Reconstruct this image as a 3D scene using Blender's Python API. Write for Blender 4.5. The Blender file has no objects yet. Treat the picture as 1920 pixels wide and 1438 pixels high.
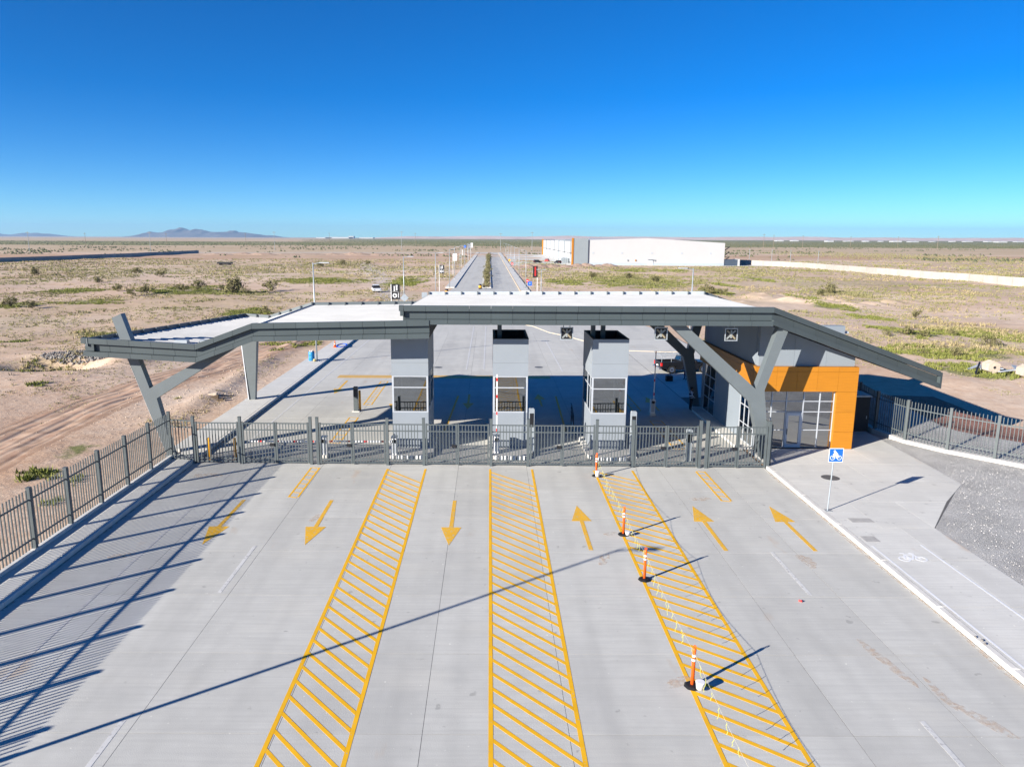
import bpy, math, random
import numpy as np
from mathutils import Matrix, Vector
R = math.radians
SC = bpy.context.scene
COL = SC.collection
random.seed(7); RNG = np.random.default_rng(11)

# ---------------------------------------------------------------- camera, sky, sun, exposure
cam_d = bpy.data.cameras.new('camera'); cam = bpy.data.objects.new('camera', cam_d); COL.objects.link(cam)
cam_d.sensor_width = 36.0; cam_d.lens = 36.0 * 1380 / 1920; cam_d.shift_x = 43 / 1920
cam_d.clip_start = 0.5; cam_d.clip_end = 60000
cam.matrix_world = Matrix.Translation((0, 0, 12.5)) @ Matrix.Rotation(R(90 - 11.19), 4, 'X') @ Matrix.Rotation(0.0042, 4, 'Z')
SC.camera = cam
SUN_EL, SUN_AZ = 19.2, 36.0          # shadows fall towards +X, 36 degrees towards +Y
W = bpy.data.worlds.new('World'); SC.world = W; W.use_nodes = True
nt = W.node_tree; nt.nodes.clear()
sky = nt.nodes.new('ShaderNodeTexSky'); sky.sky_type = 'NISHITA'; sky.sun_disc = False
sky.sun_elevation = R(SUN_EL)
sun_dir = Vector((-math.cos(R(SUN_EL)) * math.cos(R(SUN_AZ)), -math.cos(R(SUN_EL)) * math.sin(R(SUN_AZ)), math.sin(R(SUN_EL))))
sky.sun_rotation = math.atan2(sun_dir.x, sun_dir.y)
sky.altitude = 0; sky.air_density = 0.6; sky.dust_density = 0.0; sky.ozone_density = 2.0
hs = nt.nodes.new('ShaderNodeHueSaturation'); hs.inputs['Saturation'].default_value = 1.5
bg = nt.nodes.new('ShaderNodeBackground'); bg.inputs['Strength'].default_value = 0.066
wo = nt.nodes.new('ShaderNodeOutputWorld')
tint = nt.nodes.new('ShaderNodeMix'); tint.data_type = 'RGBA'; tint.blend_type = 'MULTIPLY'; tint.inputs['Factor'].default_value = 1.0; tint.inputs['B'].default_value = (0.48, 0.755, 0.96, 1)
nt.links.new(sky.outputs[0], hs.inputs['Color']); nt.links.new(hs.outputs[0], tint.inputs['A']); nt.links.new(tint.outputs['Result'], bg.inputs['Color']); nt.links.new(bg.outputs[0], wo.inputs['Surface'])
sd = bpy.data.lights.new('sun', 'SUN'); sd.energy = 4.6; sd.angle = R(0.4); sd.color = (1.0, 0.925, 0.82)
so = bpy.data.objects.new('sun', sd); COL.objects.link(so)
so.rotation_euler = (-sun_dir).to_track_quat('-Z', 'Y').to_euler(); so.location = (-60, -50, 60)
SC.view_settings.view_transform = 'Standard'; SC.view_settings.look = 'None'
SC.view_settings.exposure = 1.35; SC.view_settings.gamma = 1.0; SC.view_settings.use_curve_mapping = False
SC.cycles.max_bounces = 6; SC.cycles.volume_bounces = 0; SC.cycles.use_denoising = True
SC.cycles.transparent_max_bounces = 12; SC.cycles.adaptive_threshold = 0.005

# ---------------------------------------------------------------- materials
MATS = {}
def mat(name, col, rough=0.65, var=0.12, scale=2.0, metal=0.0, bump=0.0, bscale=20.0, stretch=(1, 1, 1), spec=0.4, col2=None, objrand=0.0, detail=4):
    if name in MATS: return MATS[name]
    m = bpy.data.materials.new(name); m.use_nodes = True; n = m.node_tree.nodes; l = m.node_tree.links
    b = n['Principled BSDF']; b.inputs['Roughness'].default_value = rough; b.inputs['Metallic'].default_value = metal
    b.inputs['Specular IOR Level'].default_value = spec
    g = n.new('ShaderNodeNewGeometry'); mp = n.new('ShaderNodeMapping'); mp.inputs['Scale'].default_value = stretch
    l.new(g.outputs['Position'], mp.inputs['Vector'])
    nz = n.new('ShaderNodeTexNoise'); nz.inputs['Scale'].default_value = scale; nz.inputs['Detail'].default_value = detail; nz.inputs['Roughness'].default_value = 0.65
    l.new(mp.outputs[0], nz.inputs['Vector'])
    mx = n.new('ShaderNodeMix'); mx.data_type = 'RGBA'
    c2 = col2 or tuple(min(1, c * (1 + var)) for c in col); c1 = col if col2 else tuple(c * (1 - var) for c in col)
    mx.inputs['A'].default_value = (*c1, 1); mx.inputs['B'].default_value = (*c2, 1)
    rp = n.new('ShaderNodeMapRange'); rp.inputs['From Min'].default_value = 0.3; rp.inputs['From Max'].default_value = 0.7
    l.new(nz.outputs['Fac'], rp.inputs['Value']); l.new(rp.outputs[0], mx.inputs['Factor'])
    out = mx.outputs['Result']
    if objrand:
        oi = n.new('ShaderNodeObjectInfo'); hv = n.new('ShaderNodeHueSaturation')
        mr = n.new('ShaderNodeMapRange'); mr.inputs['To Min'].default_value = 1 - objrand; mr.inputs['To Max'].default_value = 1 + objrand
        l.new(oi.outputs['Random'], mr.inputs['Value']); l.new(mr.outputs[0], hv.inputs['Value']); l.new(out, hv.inputs['Color']); out = hv.outputs[0]
    l.new(out, b.inputs['Base Color'])
    if bump:
        bn = n.new('ShaderNodeTexNoise'); bn.inputs['Scale'].default_value = bscale; bn.inputs['Detail'].default_value = 3
        l.new(g.outputs['Position'], bn.inputs['Vector'])
        bu = n.new('ShaderNodeBump'); bu.inputs['Strength'].default_value = bump; bu.inputs['Distance'].default_value = 0.05
        l.new(bn.outputs['Fac'], bu.inputs['Height']); l.new(bu.outputs[0], b.inputs['Normal'])
    MATS[name] = m; return m

def concrete_mat(name, base, stains=True, objrand=0.055):
    m = mat(name, base, rough=0.85, var=0.07, scale=0.9, bump=0.12, bscale=35, objrand=objrand, spec=0.25, detail=8)
    n = m.node_tree.nodes; l = m.node_tree.links; b = n['Principled BSDF']
    src = b.inputs['Base Color'].links[0].from_socket
    g = n.new('ShaderNodeNewGeometry')
    def layer(src, scl, stretch, lo, hi, colr, amt, detail=5):
        mp = n.new('ShaderNodeMapping'); mp.inputs['Scale'].default_value = stretch; l.new(g.outputs['Position'], mp.inputs['Vector'])
        t = n.new('ShaderNodeTexNoise'); t.inputs['Scale'].default_value = scl; t.inputs['Detail'].default_value = detail; l.new(mp.outputs[0], t.inputs['Vector'])
        r = n.new('ShaderNodeMapRange'); r.inputs['From Min'].default_value = lo; r.inputs['From Max'].default_value = hi; r.inputs['To Max'].default_value = amt
        l.new(t.outputs['Fac'], r.inputs['Value'])
        x = n.new('ShaderNodeMix'); x.data_type = 'RGBA'; l.new(r.outputs[0], x.inputs['Factor']); l.new(src, x.inputs['A']); x.inputs['B'].default_value = (*colr, 1)
        return x.outputs['Result']
    if stains:
        src = layer(src, 0.35, (1, 0.12, 1), 0.5, 0.75, (base[0] * .62, base[1] * .62, base[2] * .64), 0.55)     # tyre-worn streaks along the lanes
        src = layer(src, 0.22, (1, 1.6, 1), 0.55, 0.8, (base[0] * 1.18, base[1] * 1.15, base[2] * 1.1), 0.6)
        src = layer(src, 0.5, (1.2, 0.45, 1), 0.67, 0.74, (0.46, 0.33, 0.22), 0.5, 8)                            # dried earth smears
        src = layer(src, 3.0, (1, 1, 1), 0.7, 0.76, (0.2, 0.19, 0.18), 0.5, 3)
        src = layer(src, 1.0, (0.35, 9, 1), 0.42, 0.75, (base[0] * .80, base[1] * .80, base[2] * .81), 0.5, 4)      # broom finish across the lanes
        src = layer(src, 7.0, (1, 1, 1), 0.72, 0.75, (base[0] * 1.5, base[1] * 1.5, base[2] * 1.45), 0.6, 2)
        src = layer(src, 1.7, (1, 1, 1), 0.715, 0.75, (base[0] * .3, base[1] * .3, base[2] * .3), 0.35, 2)          # oil drips
        xs = n.new('ShaderNodeSeparateXYZ'); l.new(g.outputs['Position'], xs.inputs[0])
        def mth(op, a, b_):
            x = n.new('ShaderNodeMath'); x.operation = op
            for i, q in enumerate((a, b_)):
                if q is None: continue
                if isinstance(q, (int, float)): x.inputs[i].default_value = q
                else: l.new(q, x.inputs[i])
            return x.outputs[0]
        acc = None
        for c in (-11.8, -7.6, -1.65, 4.2, 9.7, 13.2):          # wheel paths either side of each lane centre
            d = mth('ABSOLUTE', mth('SUBTRACT', mth('ABSOLUTE', mth('SUBTRACT', xs.outputs[0], c), None), .82), None); acc = d if acc is None else mth('MINIMUM', acc, d)
        r = n.new('ShaderNodeMapRange'); r.inputs['From Min'].default_value = .34; r.inputs['From Max'].default_value = .05; r.inputs['To Max'].default_value = 1; l.new(acc, r.inputs['Value'])
        t = n.new('ShaderNodeTexNoise'); t.inputs['Scale'].default_value = .5; t.inputs['Detail'].default_value = 6; mp = n.new('ShaderNodeMapping'); mp.inputs['Scale'].default_value = (3, .35, 1); l.new(g.outputs['Position'], mp.inputs['Vector']); l.new(mp.outputs[0], t.inputs['Vector'])
        f = mth('MULTIPLY', mth('MULTIPLY', r.outputs[0], t.outputs['Fac']), .2); x = n.new('ShaderNodeMix'); x.data_type = 'RGBA'; l.new(f, x.inputs['Factor']); l.new(src, x.inputs['A']); x.inputs['B'].default_value = (base[0] * .55, base[1] * .55, base[2] * .56, 1); src = x.outputs['Result']
    l.new(src, b.inputs['Base Color'])
    return m

M = {}
M['concrete'] = concrete_mat('concrete', (0.51, 0.507, 0.473))
M['walk'] = concrete_mat('walk_concrete', (0.595, 0.59, 0.555), objrand=0.04)
M['kerb'] = mat('kerb_concrete', (0.60, 0.585, 0.55), 0.85, 0.1, 1.5, bump=0.1, spec=0.2)
M['joint'] = mat('joint_filler', (0.12, 0.117, 0.113), 0.9, 0.2, 4)
M['asphalt'] = mat('asphalt', (0.06, 0.06, 0.062), 0.9, 0.25, 6, bump=0.2, bscale=60)
def paint(name, col, wear, under):
    m = mat(name, col, 0.6, 0.1, 1.2, spec=0.3)
    n = m.node_tree.nodes; l = m.node_tree.links; b = n['Principled BSDF']; src = b.inputs['Base Color'].links[0].from_socket
    g = n.new('ShaderNodeNewGeometry'); t = n.new('ShaderNodeTexNoise'); t.inputs['Scale'].default_value = 9; t.inputs['Detail'].default_value = 8
    l.new(g.outputs['Position'], t.inputs['Vector'])
    r = n.new('ShaderNodeMapRange'); r.inputs['From Min'].default_value = wear; r.inputs['From Max'].default_value = wear + .08; l.new(t.outputs['Fac'], r.inputs['Value'])
    x = n.new('ShaderNodeMix'); x.data_type = 'RGBA'; l.new(r.outputs[0], x.inputs['Factor']); l.new(src, x.inputs['A']); x.inputs['B'].default_value = (*under, 1)
    l.new(x.outputs['Result'], b.inputs['Base Color']); return m
M['yellow'] = paint('yellow_road_paint', (0.78, 0.425, 0.012), 0.63, (0.42, 0.36, 0.26))
M['yellow_arrow'] = paint('scuffed_yellow_arrow_paint', (0.74, 0.41, 0.03), 0.54, (0.55, 0.42, 0.20))
M['yellow_worn'] = paint('worn_yellow_road_paint', (0.62, 0.38, 0.10), 0.55, (0.40, 0.36, 0.28))
M['white_line'] = paint('white_road_paint', (0.60, 0.60, 0.58), 0.55, (0.42, 0.41, 0.40))
M['grey_panel'] = mat('grey_composite_panel', (0.056, 0.072, 0.077), 0.42, 0.06, 0.6, spec=0.45, objrand=0.05)
M['grey_steel'] = mat('grey_painted_steel', (0.118, 0.138, 0.147), 0.45, 0.06, 1.0, spec=0.45)
M['core'] = mat('dark_soffit', (0.045, 0.048, 0.05), 0.8, 0.1, 1)
M['soffit'] = mat('soffit_panel', (0.16, 0.17, 0.175), 0.7, 0.06, 1)
M['roof'] = mat('white_roof_sheet', (0.46, 0.465, 0.46), 0.85, 0.08, 0.5, spec=0.12)
M['booth'] = mat('pale_blue_grey_cladding', (0.235, 0.265, 0.30), 0.55, 0.03, 0.8, objrand=0.015)
M['wallgrey'] = mat('pale_grey_wall_panel', (0.215, 0.25, 0.285), 0.6, 0.03, 0.8, objrand=0.02)
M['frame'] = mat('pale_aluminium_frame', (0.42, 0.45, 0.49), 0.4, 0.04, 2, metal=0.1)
M['orange'] = mat('orange_wood_grain_cladding', (0.40, 0.156, 0.010), 0.5, 0.10, 1.6, stretch=(0.6, 0.6, 14), spec=0.35, objrand=0.04)
M['fence'] = mat('grey_green_powder_coat', (0.082, 0.098, 0.103), 0.5, 0.08, 3, spec=0.45)
M['galv'] = mat('galvanised_steel', (0.36, 0.40, 0.43), 0.45, 0.12, 3, metal=0.35)
M['black'] = mat('black_plastic', (0.012, 0.012, 0.014), 0.5, 0.2, 4)
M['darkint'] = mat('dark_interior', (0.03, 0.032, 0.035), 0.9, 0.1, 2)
M['white'] = mat('white_paint', (0.74, 0.75, 0.76), 0.45, 0.05, 2)
M['red'] = mat('red_paint', (0.62, 0.03, 0.025), 0.45, 0.1, 3)
M['orangeplastic'] = mat('orange_plastic', (0.85, 0.13, 0.015), 0.45, 0.08, 4)
M['bollard'] = mat('yellow_bollard_paint', (0.72, 0.33, 0.015), 0.5, 0.1, 4)
M['blue'] = mat('blue_sign_face', (0.012, 0.12, 0.72), 0.4, 0.04, 3)
M['bluebarrel'] = mat('blue_plastic_drum', (0.02, 0.22, 0.48), 0.5, 0.15, 5)
M['ribbon'] = mat('yellow_warning_ribbon', (0.50, 0.50, 0.14), 0.6, 0.35, 60)
M['rope'] = mat('pale_rope', (0.55, 0.52, 0.42), 0.8, 0.15, 20)
M['cover'] = mat('cast_iron_cover', (0.10, 0.105, 0.11), 0.6, 0.25, 25)
M['gravel_red'] = None
M['skin'] = mat('skin', (0.32, 0.17, 0.11), 0.6, 0.06, 30)
M['navy'] = mat('navy_cloth', (0.015, 0.025, 0.075), 0.85, 0.2, 30)
M['darkcloth'] = mat('dark_trousers', (0.02, 0.021, 0.028), 0.9, 0.2, 30)
M['shirt'] = mat('pale_shirt', (0.55, 0.60, 0.68), 0.85, 0.1, 30)
M['hair'] = mat('black_hair', (0.01, 0.009, 0.008), 0.7, 0.2, 40)
M['carpaint'] = mat('dark_grey_car_paint', (0.012, 0.013, 0.016), 0.32, 0.05, 2, spec=0.2)
M['carwhite'] = mat('white_car_paint', (0.72, 0.74, 0.76), 0.3, 0.04, 2, spec=0.6)
M['tyre'] = mat('tyre_rubber', (0.015, 0.015, 0.015), 0.9, 0.2, 10)
M['chrome'] = mat('chrome', (0.6, 0.62, 0.64), 0.2, 0.05, 5, metal=0.9)
M['taillight'] = mat('red_lens', (0.55, 0.015, 0.015), 0.25, 0.1, 10)
M['amber'] = mat('amber_lens', (0.8, 0.38, 0.02), 0.3, 0.1, 10)
M['bark'] = mat('shrub_bark', (0.10, 0.07, 0.045), 0.9, 0.3, 12)
M['wallwhite'] = mat('warehouse_white_cladding', (0.44, 0.445, 0.45), 0.55, 0.03, 0.1)
M['wallblue'] = mat('pale_blue_plinth', (0.36, 0.41, 0.46), 0.6, 0.04, 0.3)
M['towergrey'] = mat('warehouse_grey_cladding', (0.22, 0.25, 0.27), 0.6, 0.04, 0.3)
M['precast'] = mat('precast_wall_panel', (0.35, 0.33, 0.30), 0.85, 0.12, 0.3, objrand=0.08)
M['dock'] = mat('loading_dock_door', (0.48, 0.52, 0.56), 0.6, 0.05, 1)
M['wood'] = mat('weathered_wood_pole', (0.20, 0.16, 0.12), 0.9, 0.2, 3)
M['rubble'] = mat('pale_rubble', (0.48, 0.40, 0.32), 0.95, 0.25, 2, bump=0.5, bscale=8)
M['greyrock'] = mat('grey_rubble', (0.22, 0.205, 0.19), 0.95, 0.4, 3, bump=0.5, bscale=8)
M['sandmound'] = mat('dug_earth', (0.36, 0.255, 0.19), 0.95, 0.3, 0.5, bump=0.7, bscale=2.5)
M['chip'] = mat('loose_gravel_stone', (0.50, 0.485, 0.47), 0.9, 0.4, 9, objrand=0)
def glass(name, fac, tint):
    m = bpy.data.materials.new(name); m.use_nodes = True; n = m.node_tree.nodes; l = m.node_tree.links; n.clear()
    o = n.new('ShaderNodeOutputMaterial'); mx = n.new('ShaderNodeMixShader'); mx.inputs[0].default_value = fac
    t = n.new('ShaderNodeBsdfTransparent'); t.inputs[0].default_value = (*tint, 1)
    g = n.new('ShaderNodeBsdfGlossy'); g.inputs['Color'].default_value = (0.75, 0.78, 0.8, 1); g.inputs['Roughness'].default_value = 0.015
    nz = n.new('ShaderNodeTexNoise'); nz.inputs['Scale'].default_value = 0.8; geo = n.new('ShaderNodeNewGeometry'); l.new(geo.outputs['Position'], nz.inputs['Vector'])
    bu = n.new('ShaderNodeBump'); bu.inputs['Strength'].default_value = 0.03; bu.inputs['Distance'].default_value = 0.1
    l.new(nz.outputs['Fac'], bu.inputs['Height']); l.new(bu.outputs[0], g.inputs['Normal'])
    l.new(t.outputs[0], mx.inputs[1]); l.new(g.outputs[0], mx.inputs[2]); l.new(mx.outputs[0], o.inputs[0]); MATS[name] = m; return m
M['glass'] = glass('booth_glass', 0.34, (0.42, 0.46, 0.48))
M['glass_dark'] = glass('tinted_reflective_glass', 0.42, (0.10, 0.11, 0.12))
M['carglass'] = glass('car_glass', 0.3, (0.12, 0.14, 0.15))
def leafmat(name, c1, c2):
    m = mat(name, c1, 0.8, 0.3, 0.6, col2=c2, spec=0.15, detail=5); return m
M['lush'] = leafmat('green_weeds', (0.125, 0.155, 0.032), (0.25, 0.25, 0.075))
M['olive'] = leafmat('olive_scrub', (0.17, 0.165, 0.075), (0.31, 0.28, 0.14))
M['straw'] = leafmat('dry_straw_grass', (0.27, 0.235, 0.12), (0.42, 0.34, 0.19))
M['leaf'] = leafmat('creosote_leaf', (0.10, 0.10, 0.042), (0.23, 0.205, 0.10))

# ---------------------------------------------------------------- mesh helpers
class MB:
    def __init__(s): s.v = []; s.f = []
    def add(s, vs, fs):
        b = len(s.v); s.v += [tuple(p) for p in vs]; s.f += [tuple(b + i for i in f) for f in fs]; return s
    def hexa(s, p):   # p: 4 bottom ccw, 4 top ccw
        return s.add(p, [(3, 2, 1, 0), (4, 5, 6, 7), (0, 1, 5, 4), (1, 2, 6, 5), (2, 3, 7, 6), (3, 0, 4, 7)])
    def box(s, x0, x1, y0, y1, z0, z1):
        return s.hexa([(x0, y0, z0), (x1, y0, z0), (x1, y1, z0), (x0, y1, z0), (x0, y0, z1), (x1, y0, z1), (x1, y1, z1), (x0, y1, z1)])
    def bevbox(s, x0, x1, y0, y1, z0, z1, b):    # box with chamfered top edges
        s.hexa([(x0, y0, z0), (x1, y0, z0), (x1, y1, z0), (x0, y1, z0), (x0, y0, z1 - b), (x1, y0, z1 - b), (x1, y1, z1 - b), (x0, y1, z1 - b)])
        s.f.pop(-5)
        n = len(s.v) - 4
        s.v += [(x0 + b, y0 + b, z1), (x1 - b, y0 + b, z1), (x1 - b, y1 - b, z1), (x0 + b, y1 - b, z1)]
        for i in range(4): j = (i + 1) % 4; s.f.append((n + i, n + j, n + 4 + j, n + 4 + i))
        s.f.append((n + 4, n + 5, n + 6, n + 7)); return s
    def prism(s, poly, a, b, axis='y'):
        n = len(poly)
        if axis == 'y': v = [(x, a, z) for x, z in poly] + [(x, b, z) for x, z in poly]
        elif axis == 'z': v = [(x, y, a) for x, y in poly] + [(x, y, b) for x, y in poly]
        else: v = [(a, y, z) for y, z in poly] + [(b, y, z) for y, z in poly]
        area = sum(poly[i][0] * poly[(i + 1) % n][1] - poly[(i + 1) % n][0] * poly[i][1] for i in range(n))
        flip = (area < 0) ^ (axis == 'y')
        fs = [tuple(range(n))[::-1], tuple(range(n, 2 * n))] + [(i, (i + 1) % n, n + (i + 1) % n, n + i) for i in range(n)]
        if flip: fs = [f[::-1] for f in fs]
        return s.add(v, fs)
    def tube(s, p0, p1, r0, r1=None, n=8, cap=True):
        p0 = Vector(p0); p1 = Vector(p1); r1 = r0 if r1 is None else r1; d = (p1 - p0).normalized()
        u = d.orthogonal().normalized(); w = d.cross(u)
        vs = []
        for p, r in ((p0, r0), (p1, r1)):
            vs += [p + (u * math.cos(2 * math.pi * i / n) + w * math.sin(2 * math.pi * i / n)) * r for i in range(n)]
        fs = [(i, (i + 1) % n, n + (i + 1) % n, n + i) for i in range(n)]
        if cap: fs += [tuple(range(n))[::-1], tuple(range(n, 2 * n))]
        return s.add(vs, fs)
    def path(s, pts, r, n=6):
        for a, b in zip(pts, pts[1:]): s.tube(a, b, r, n=n)
        return s
    def lathe(s, prof, c=(0, 0, 0), n=16):
        b = []
        for r, z in prof: b += [(c[0] + r * math.cos(2 * math.pi * i / n), c[1] + r * math.sin(2 * math.pi * i / n), c[2] + z) for i in range(n)]
        fs = []
        for k in range(len(prof) - 1):
            for i in range(n): j = (i + 1) % n; fs.append((k * n + i, k * n + j, (k + 1) * n + j, (k + 1) * n + i))
        fs += [tuple(range(n))[::-1], tuple(range((len(prof) - 1) * n, len(prof) * n))]
        return s.add(b, fs)
    def ring(s, c, r0, r1, n=20, axis='z', t=0.004):
        vs = []; fs = []
        for i in range(n):
            a = 2 * math.pi * i / n; ca, sa = math.cos(a), math.sin(a)
            for r in (r0, r1):
                for h in (0, t):
                    vs.append((c[0] + r * ca, c[1] + r * sa, c[2] + h) if axis == 'z' else (c[0] + r * ca, c[1] - h, c[2] + r * sa))
        for i in range(n):
            a = 4 * i; b = 4 * ((i + 1) % n)
            fs += [(a + 1, a + 3, b + 3, b + 1), (a, b, b + 2, a + 2), (a, a + 1, b + 1, b), (a + 2, b + 2, b + 3, a + 3)]
        return s.add(vs, fs)
    def sphere(s, c, r, sc=(1, 1, 1), n=10, m=6):
        prof = [(math.sin(math.pi * k / m) * r, -math.cos(math.pi * k / m) * r) for k in range(m + 1)]
        b = len(s.v); s.lathe([(max(p, 1e-4), z) for p, z in prof], (0, 0, 0), n)
        s.v[b:] = [(c[0] + x * sc[0], c[1] + y * sc[1], c[2] + z * sc[2]) for x, y, z in s.v[b:]]; return s

def wl(o):
    v = Vector((0, 0, 0))
    while o is not None: v += o.location; o = o.parent
    return v
def tag(o, label=None, cat=None, group=None, kind=None):
    if label: o['label'] = label
    if cat: o['category'] = cat
    if group: o['group'] = group
    if kind: o['kind'] = kind
    return o
def link(name, me, m=None, parent=None, loc=(0, 0, 0), rz=0):
    if m is not None and len(me.materials) == 0: me.materials.append(m)
    o = bpy.data.objects.new(name, me); COL.objects.link(o); o.parent = parent; o.location = loc
    if rz: o.rotation_euler = (0, 0, rz)
    return o
def meshof(name, mb, off=(0, 0, 0), smooth=False):
    me = bpy.data.meshes.new(name)
    me.from_pydata([(x - off[0], y - off[1], z - off[2]) for x, y, z in mb.v], [], mb.f); me.update()
    if smooth: me.polygons.foreach_set('use_smooth', [True] * len(me.polygons))
    return me
def part(name, mb, m, parent=None, smooth=False, local=False, loc=(0, 0, 0)):
    off = (0, 0, 0) if (local or parent is None) else wl(parent)
    return link(name, meshof(name, mb, off, smooth), M[m] if isinstance(m, str) else m, parent, loc)
def solo(name, mb, m, label, cat, base, group=None, smooth=False, kind=None):   # one-mesh thing with its origin at base, mesh in world coordinates
    o = link(name, meshof(name, mb, base, smooth), M[m] if isinstance(m, str) else m, None, base)
    return tag(o, label, cat, group, kind)
def thing(name, label, cat, loc=(0, 0, 0), group=None, rz=0):
    o = bpy.data.objects.new(name, None); COL.objects.link(o); o.location = loc; o.rotation_euler = (0, 0, rz); o.empty_display_size = 0.3
    return tag(o, label, cat, group)
def struct(name, mb, m, smooth=False):
    return tag(part(name, mb, m, None, smooth), kind='structure')
def npmesh(name, V, F):
    me = bpy.data.meshes.new(name); V = np.asarray(V, dtype=np.float32); F = np.asarray(F, dtype=np.int32); k = F.shape[1]
    me.vertices.add(len(V)); me.vertices.foreach_set('co', V.ravel())
    me.loops.add(F.size); me.loops.foreach_set('vertex_index', F.ravel())
    me.polygons.add(len(F)); me.polygons.foreach_set('loop_start', np.arange(0, F.size, k, dtype=np.int32))
    me.update(calc_edges=True); me.validate(); return me
def dup(root, loc, rz=None, label=None):
    r = root.copy(); COL.objects.link(r); r.location = loc
    if rz is not None: r.rotation_euler = (0, 0, rz)
    if label: r['label'] = label
    for ch in list(root.children):
        c = ch.copy(); COL.objects.link(c); c.parent = r
        for g in ch.children: d = g.copy(); COL.objects.link(d); d.parent = c
    return r

def vnoise(x, y, seed=0):
    xi = np.floor(x).astype(np.int64); yi = np.floor(y).astype(np.int64); xf = x - xi; yf = y - yi
    def h(a, b):
        n = (a * 374761393 + b * 668265263 + seed * 974634777) & 0xffffffff
        n = ((n ^ (n >> 13)) * 1274126177) & 0xffffffff
        return ((n ^ (n >> 16)) & 0xffff) / 65535.0
    u = xf * xf * (3 - 2 * xf); v = yf * yf * (3 - 2 * yf)
    return (h(xi, yi) * (1 - u) + h(xi + 1, yi) * u) * (1 - v) + (h(xi, yi + 1) * (1 - u) + h(xi + 1, yi + 1) * u) * v
def fbm(x, y, s, o=4, seed=0):
    t = 0; a = 0.5; tot = 0
    for k in range(o): t = t + a * vnoise(x / s, y / s, seed + k * 17); tot += a; a *= 0.5; s *= 0.5
    return t / tot
def sstep(a, b, x): t = np.clip((x - a) / (b - a), 0, 1); return t * t * (3 - 2 * t)

# patches of vegetation: centre x, y, radii, kind, density; shrubs: x, y, width
VEG=[(-87.3,136.7,3.4,8.1,'g',1),
(-78.5,143.3,9.1,5.9,'g',0.6),
(-57.3,88.4,1.9,1.6,'g',1),
(-67.8,124.7,4.2,4.5,'o',0.5),
(-51.3,97.5,7.3,6.1,'d',0.7),
(-48.9,96.8,7.3,4.4,'g',0.6),
(-40.8,126.5,4.7,6.9,'g',1.2),
(-65.6,170.8,18.6,9.2,'g',0.9),
(-135.0,248.1,26.3,47.3,'o',0.6),
(-98.9,175.9,8.3,9.7,'g',0.7),
(-101.4,163.8,6.8,8.5,'o',0.4),
(-48.2,217.7,13.8,14.8,'g',1),
(-24.7,218.1,6.2,22.8,'g',1.2),
(-73.0,354.3,17.0,48.8,'o',0.7),
(-91.9,296.2,27.4,34.4,'o',0.4),
(-185.5,366.0,51.3,30.1,'o',0.3),
(-37.7,60.5,0.9,0.9,'g',1),
(-24.4,42.0,1.2,2.1,'g',1.3),
(-24.0,37.6,1.4,1.3,'g',1),
(-24.5,56.5,0.5,0.7,'g',0.9),
(-21.6,36.7,0.6,0.9,'g',0.8),
(-21.0,33.8,0.6,0.9,'g',0.7),
(-25.2,87.1,1.8,2.0,'g',1),
(-23.8,81.6,0.9,1.4,'g',0.8),
(-21.4,85.6,1.9,3.7,'g',1),
(-44.5,71.8,3.9,5.2,'d',0.9),
(-44.2,70.1,3.0,4.5,'g',0.5),
(-54.2,129.6,7.4,4.4,'o',0.4),
(-41.6,116.3,3.7,3.9,'o',0.5),
(45.6,233.4,18.9,44.9,'o',1.4),
(43.0,219.5,18.0,31.0,'g',0.8),
(21.6,213.6,7.2,15.5,'g',1),
(55.1,183.1,3.0,15.3,'g',1),
(64.4,201.6,2.4,11.6,'g',0.8),
(98.4,291.4,18.9,37.9,'o',0.8),
(72.2,292.1,8.0,16.9,'g',0.5),
(65.2,139.9,3.6,7.9,'g',1.2),
(63.2,122.5,2.6,7.8,'g',1),
(57.1,100.1,4.4,7.6,'g',1.2),
(69.6,104.8,6.9,12.1,'d',0.9),
(66.4,99.9,6.7,8.1,'g',0.7),
(51.5,81.0,8.0,6.0,'g',1.1),
(54.1,83.7,7.5,5.6,'d',0.9),
(46.4,68.7,4.2,5.1,'g',0.8),
(83.9,180.5,4.3,24.8,'o',1),
(60.8,88.7,2.0,4.2,'o',1),
(92.7,156.1,19.6,39.5,'o',0.3),
(83.6,231.7,3.4,15.2,'g',0.7),
(123.1,305.6,17.9,39.1,'o',0.5),
(67.2,157.2,3.5,7.1,'g',0.8),
(54.1,131.6,3.4,7.5,'o',0.5),
(304.1,537.7,77.4,186.4,'o',0.25),
(63.3,107.1,3.2,5.7,'d',0.8),
(-56.7,144.5,4.6,7.2,'o',0.4),
(-58.7,111.8,3.6,2.9,'o',0.5),
(-67.1,106.3,3.8,4.9,'o',0.5),
(-73.0,181.5,7.6,12.2,'g',0.7),
(-36.4,149.0,2.1,3.8,'o',0.5),
(55.3,300.3,12.0,17.8,'g',0.5),
(43.7,317.4,11.5,17.1,'o',0.4)]
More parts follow.
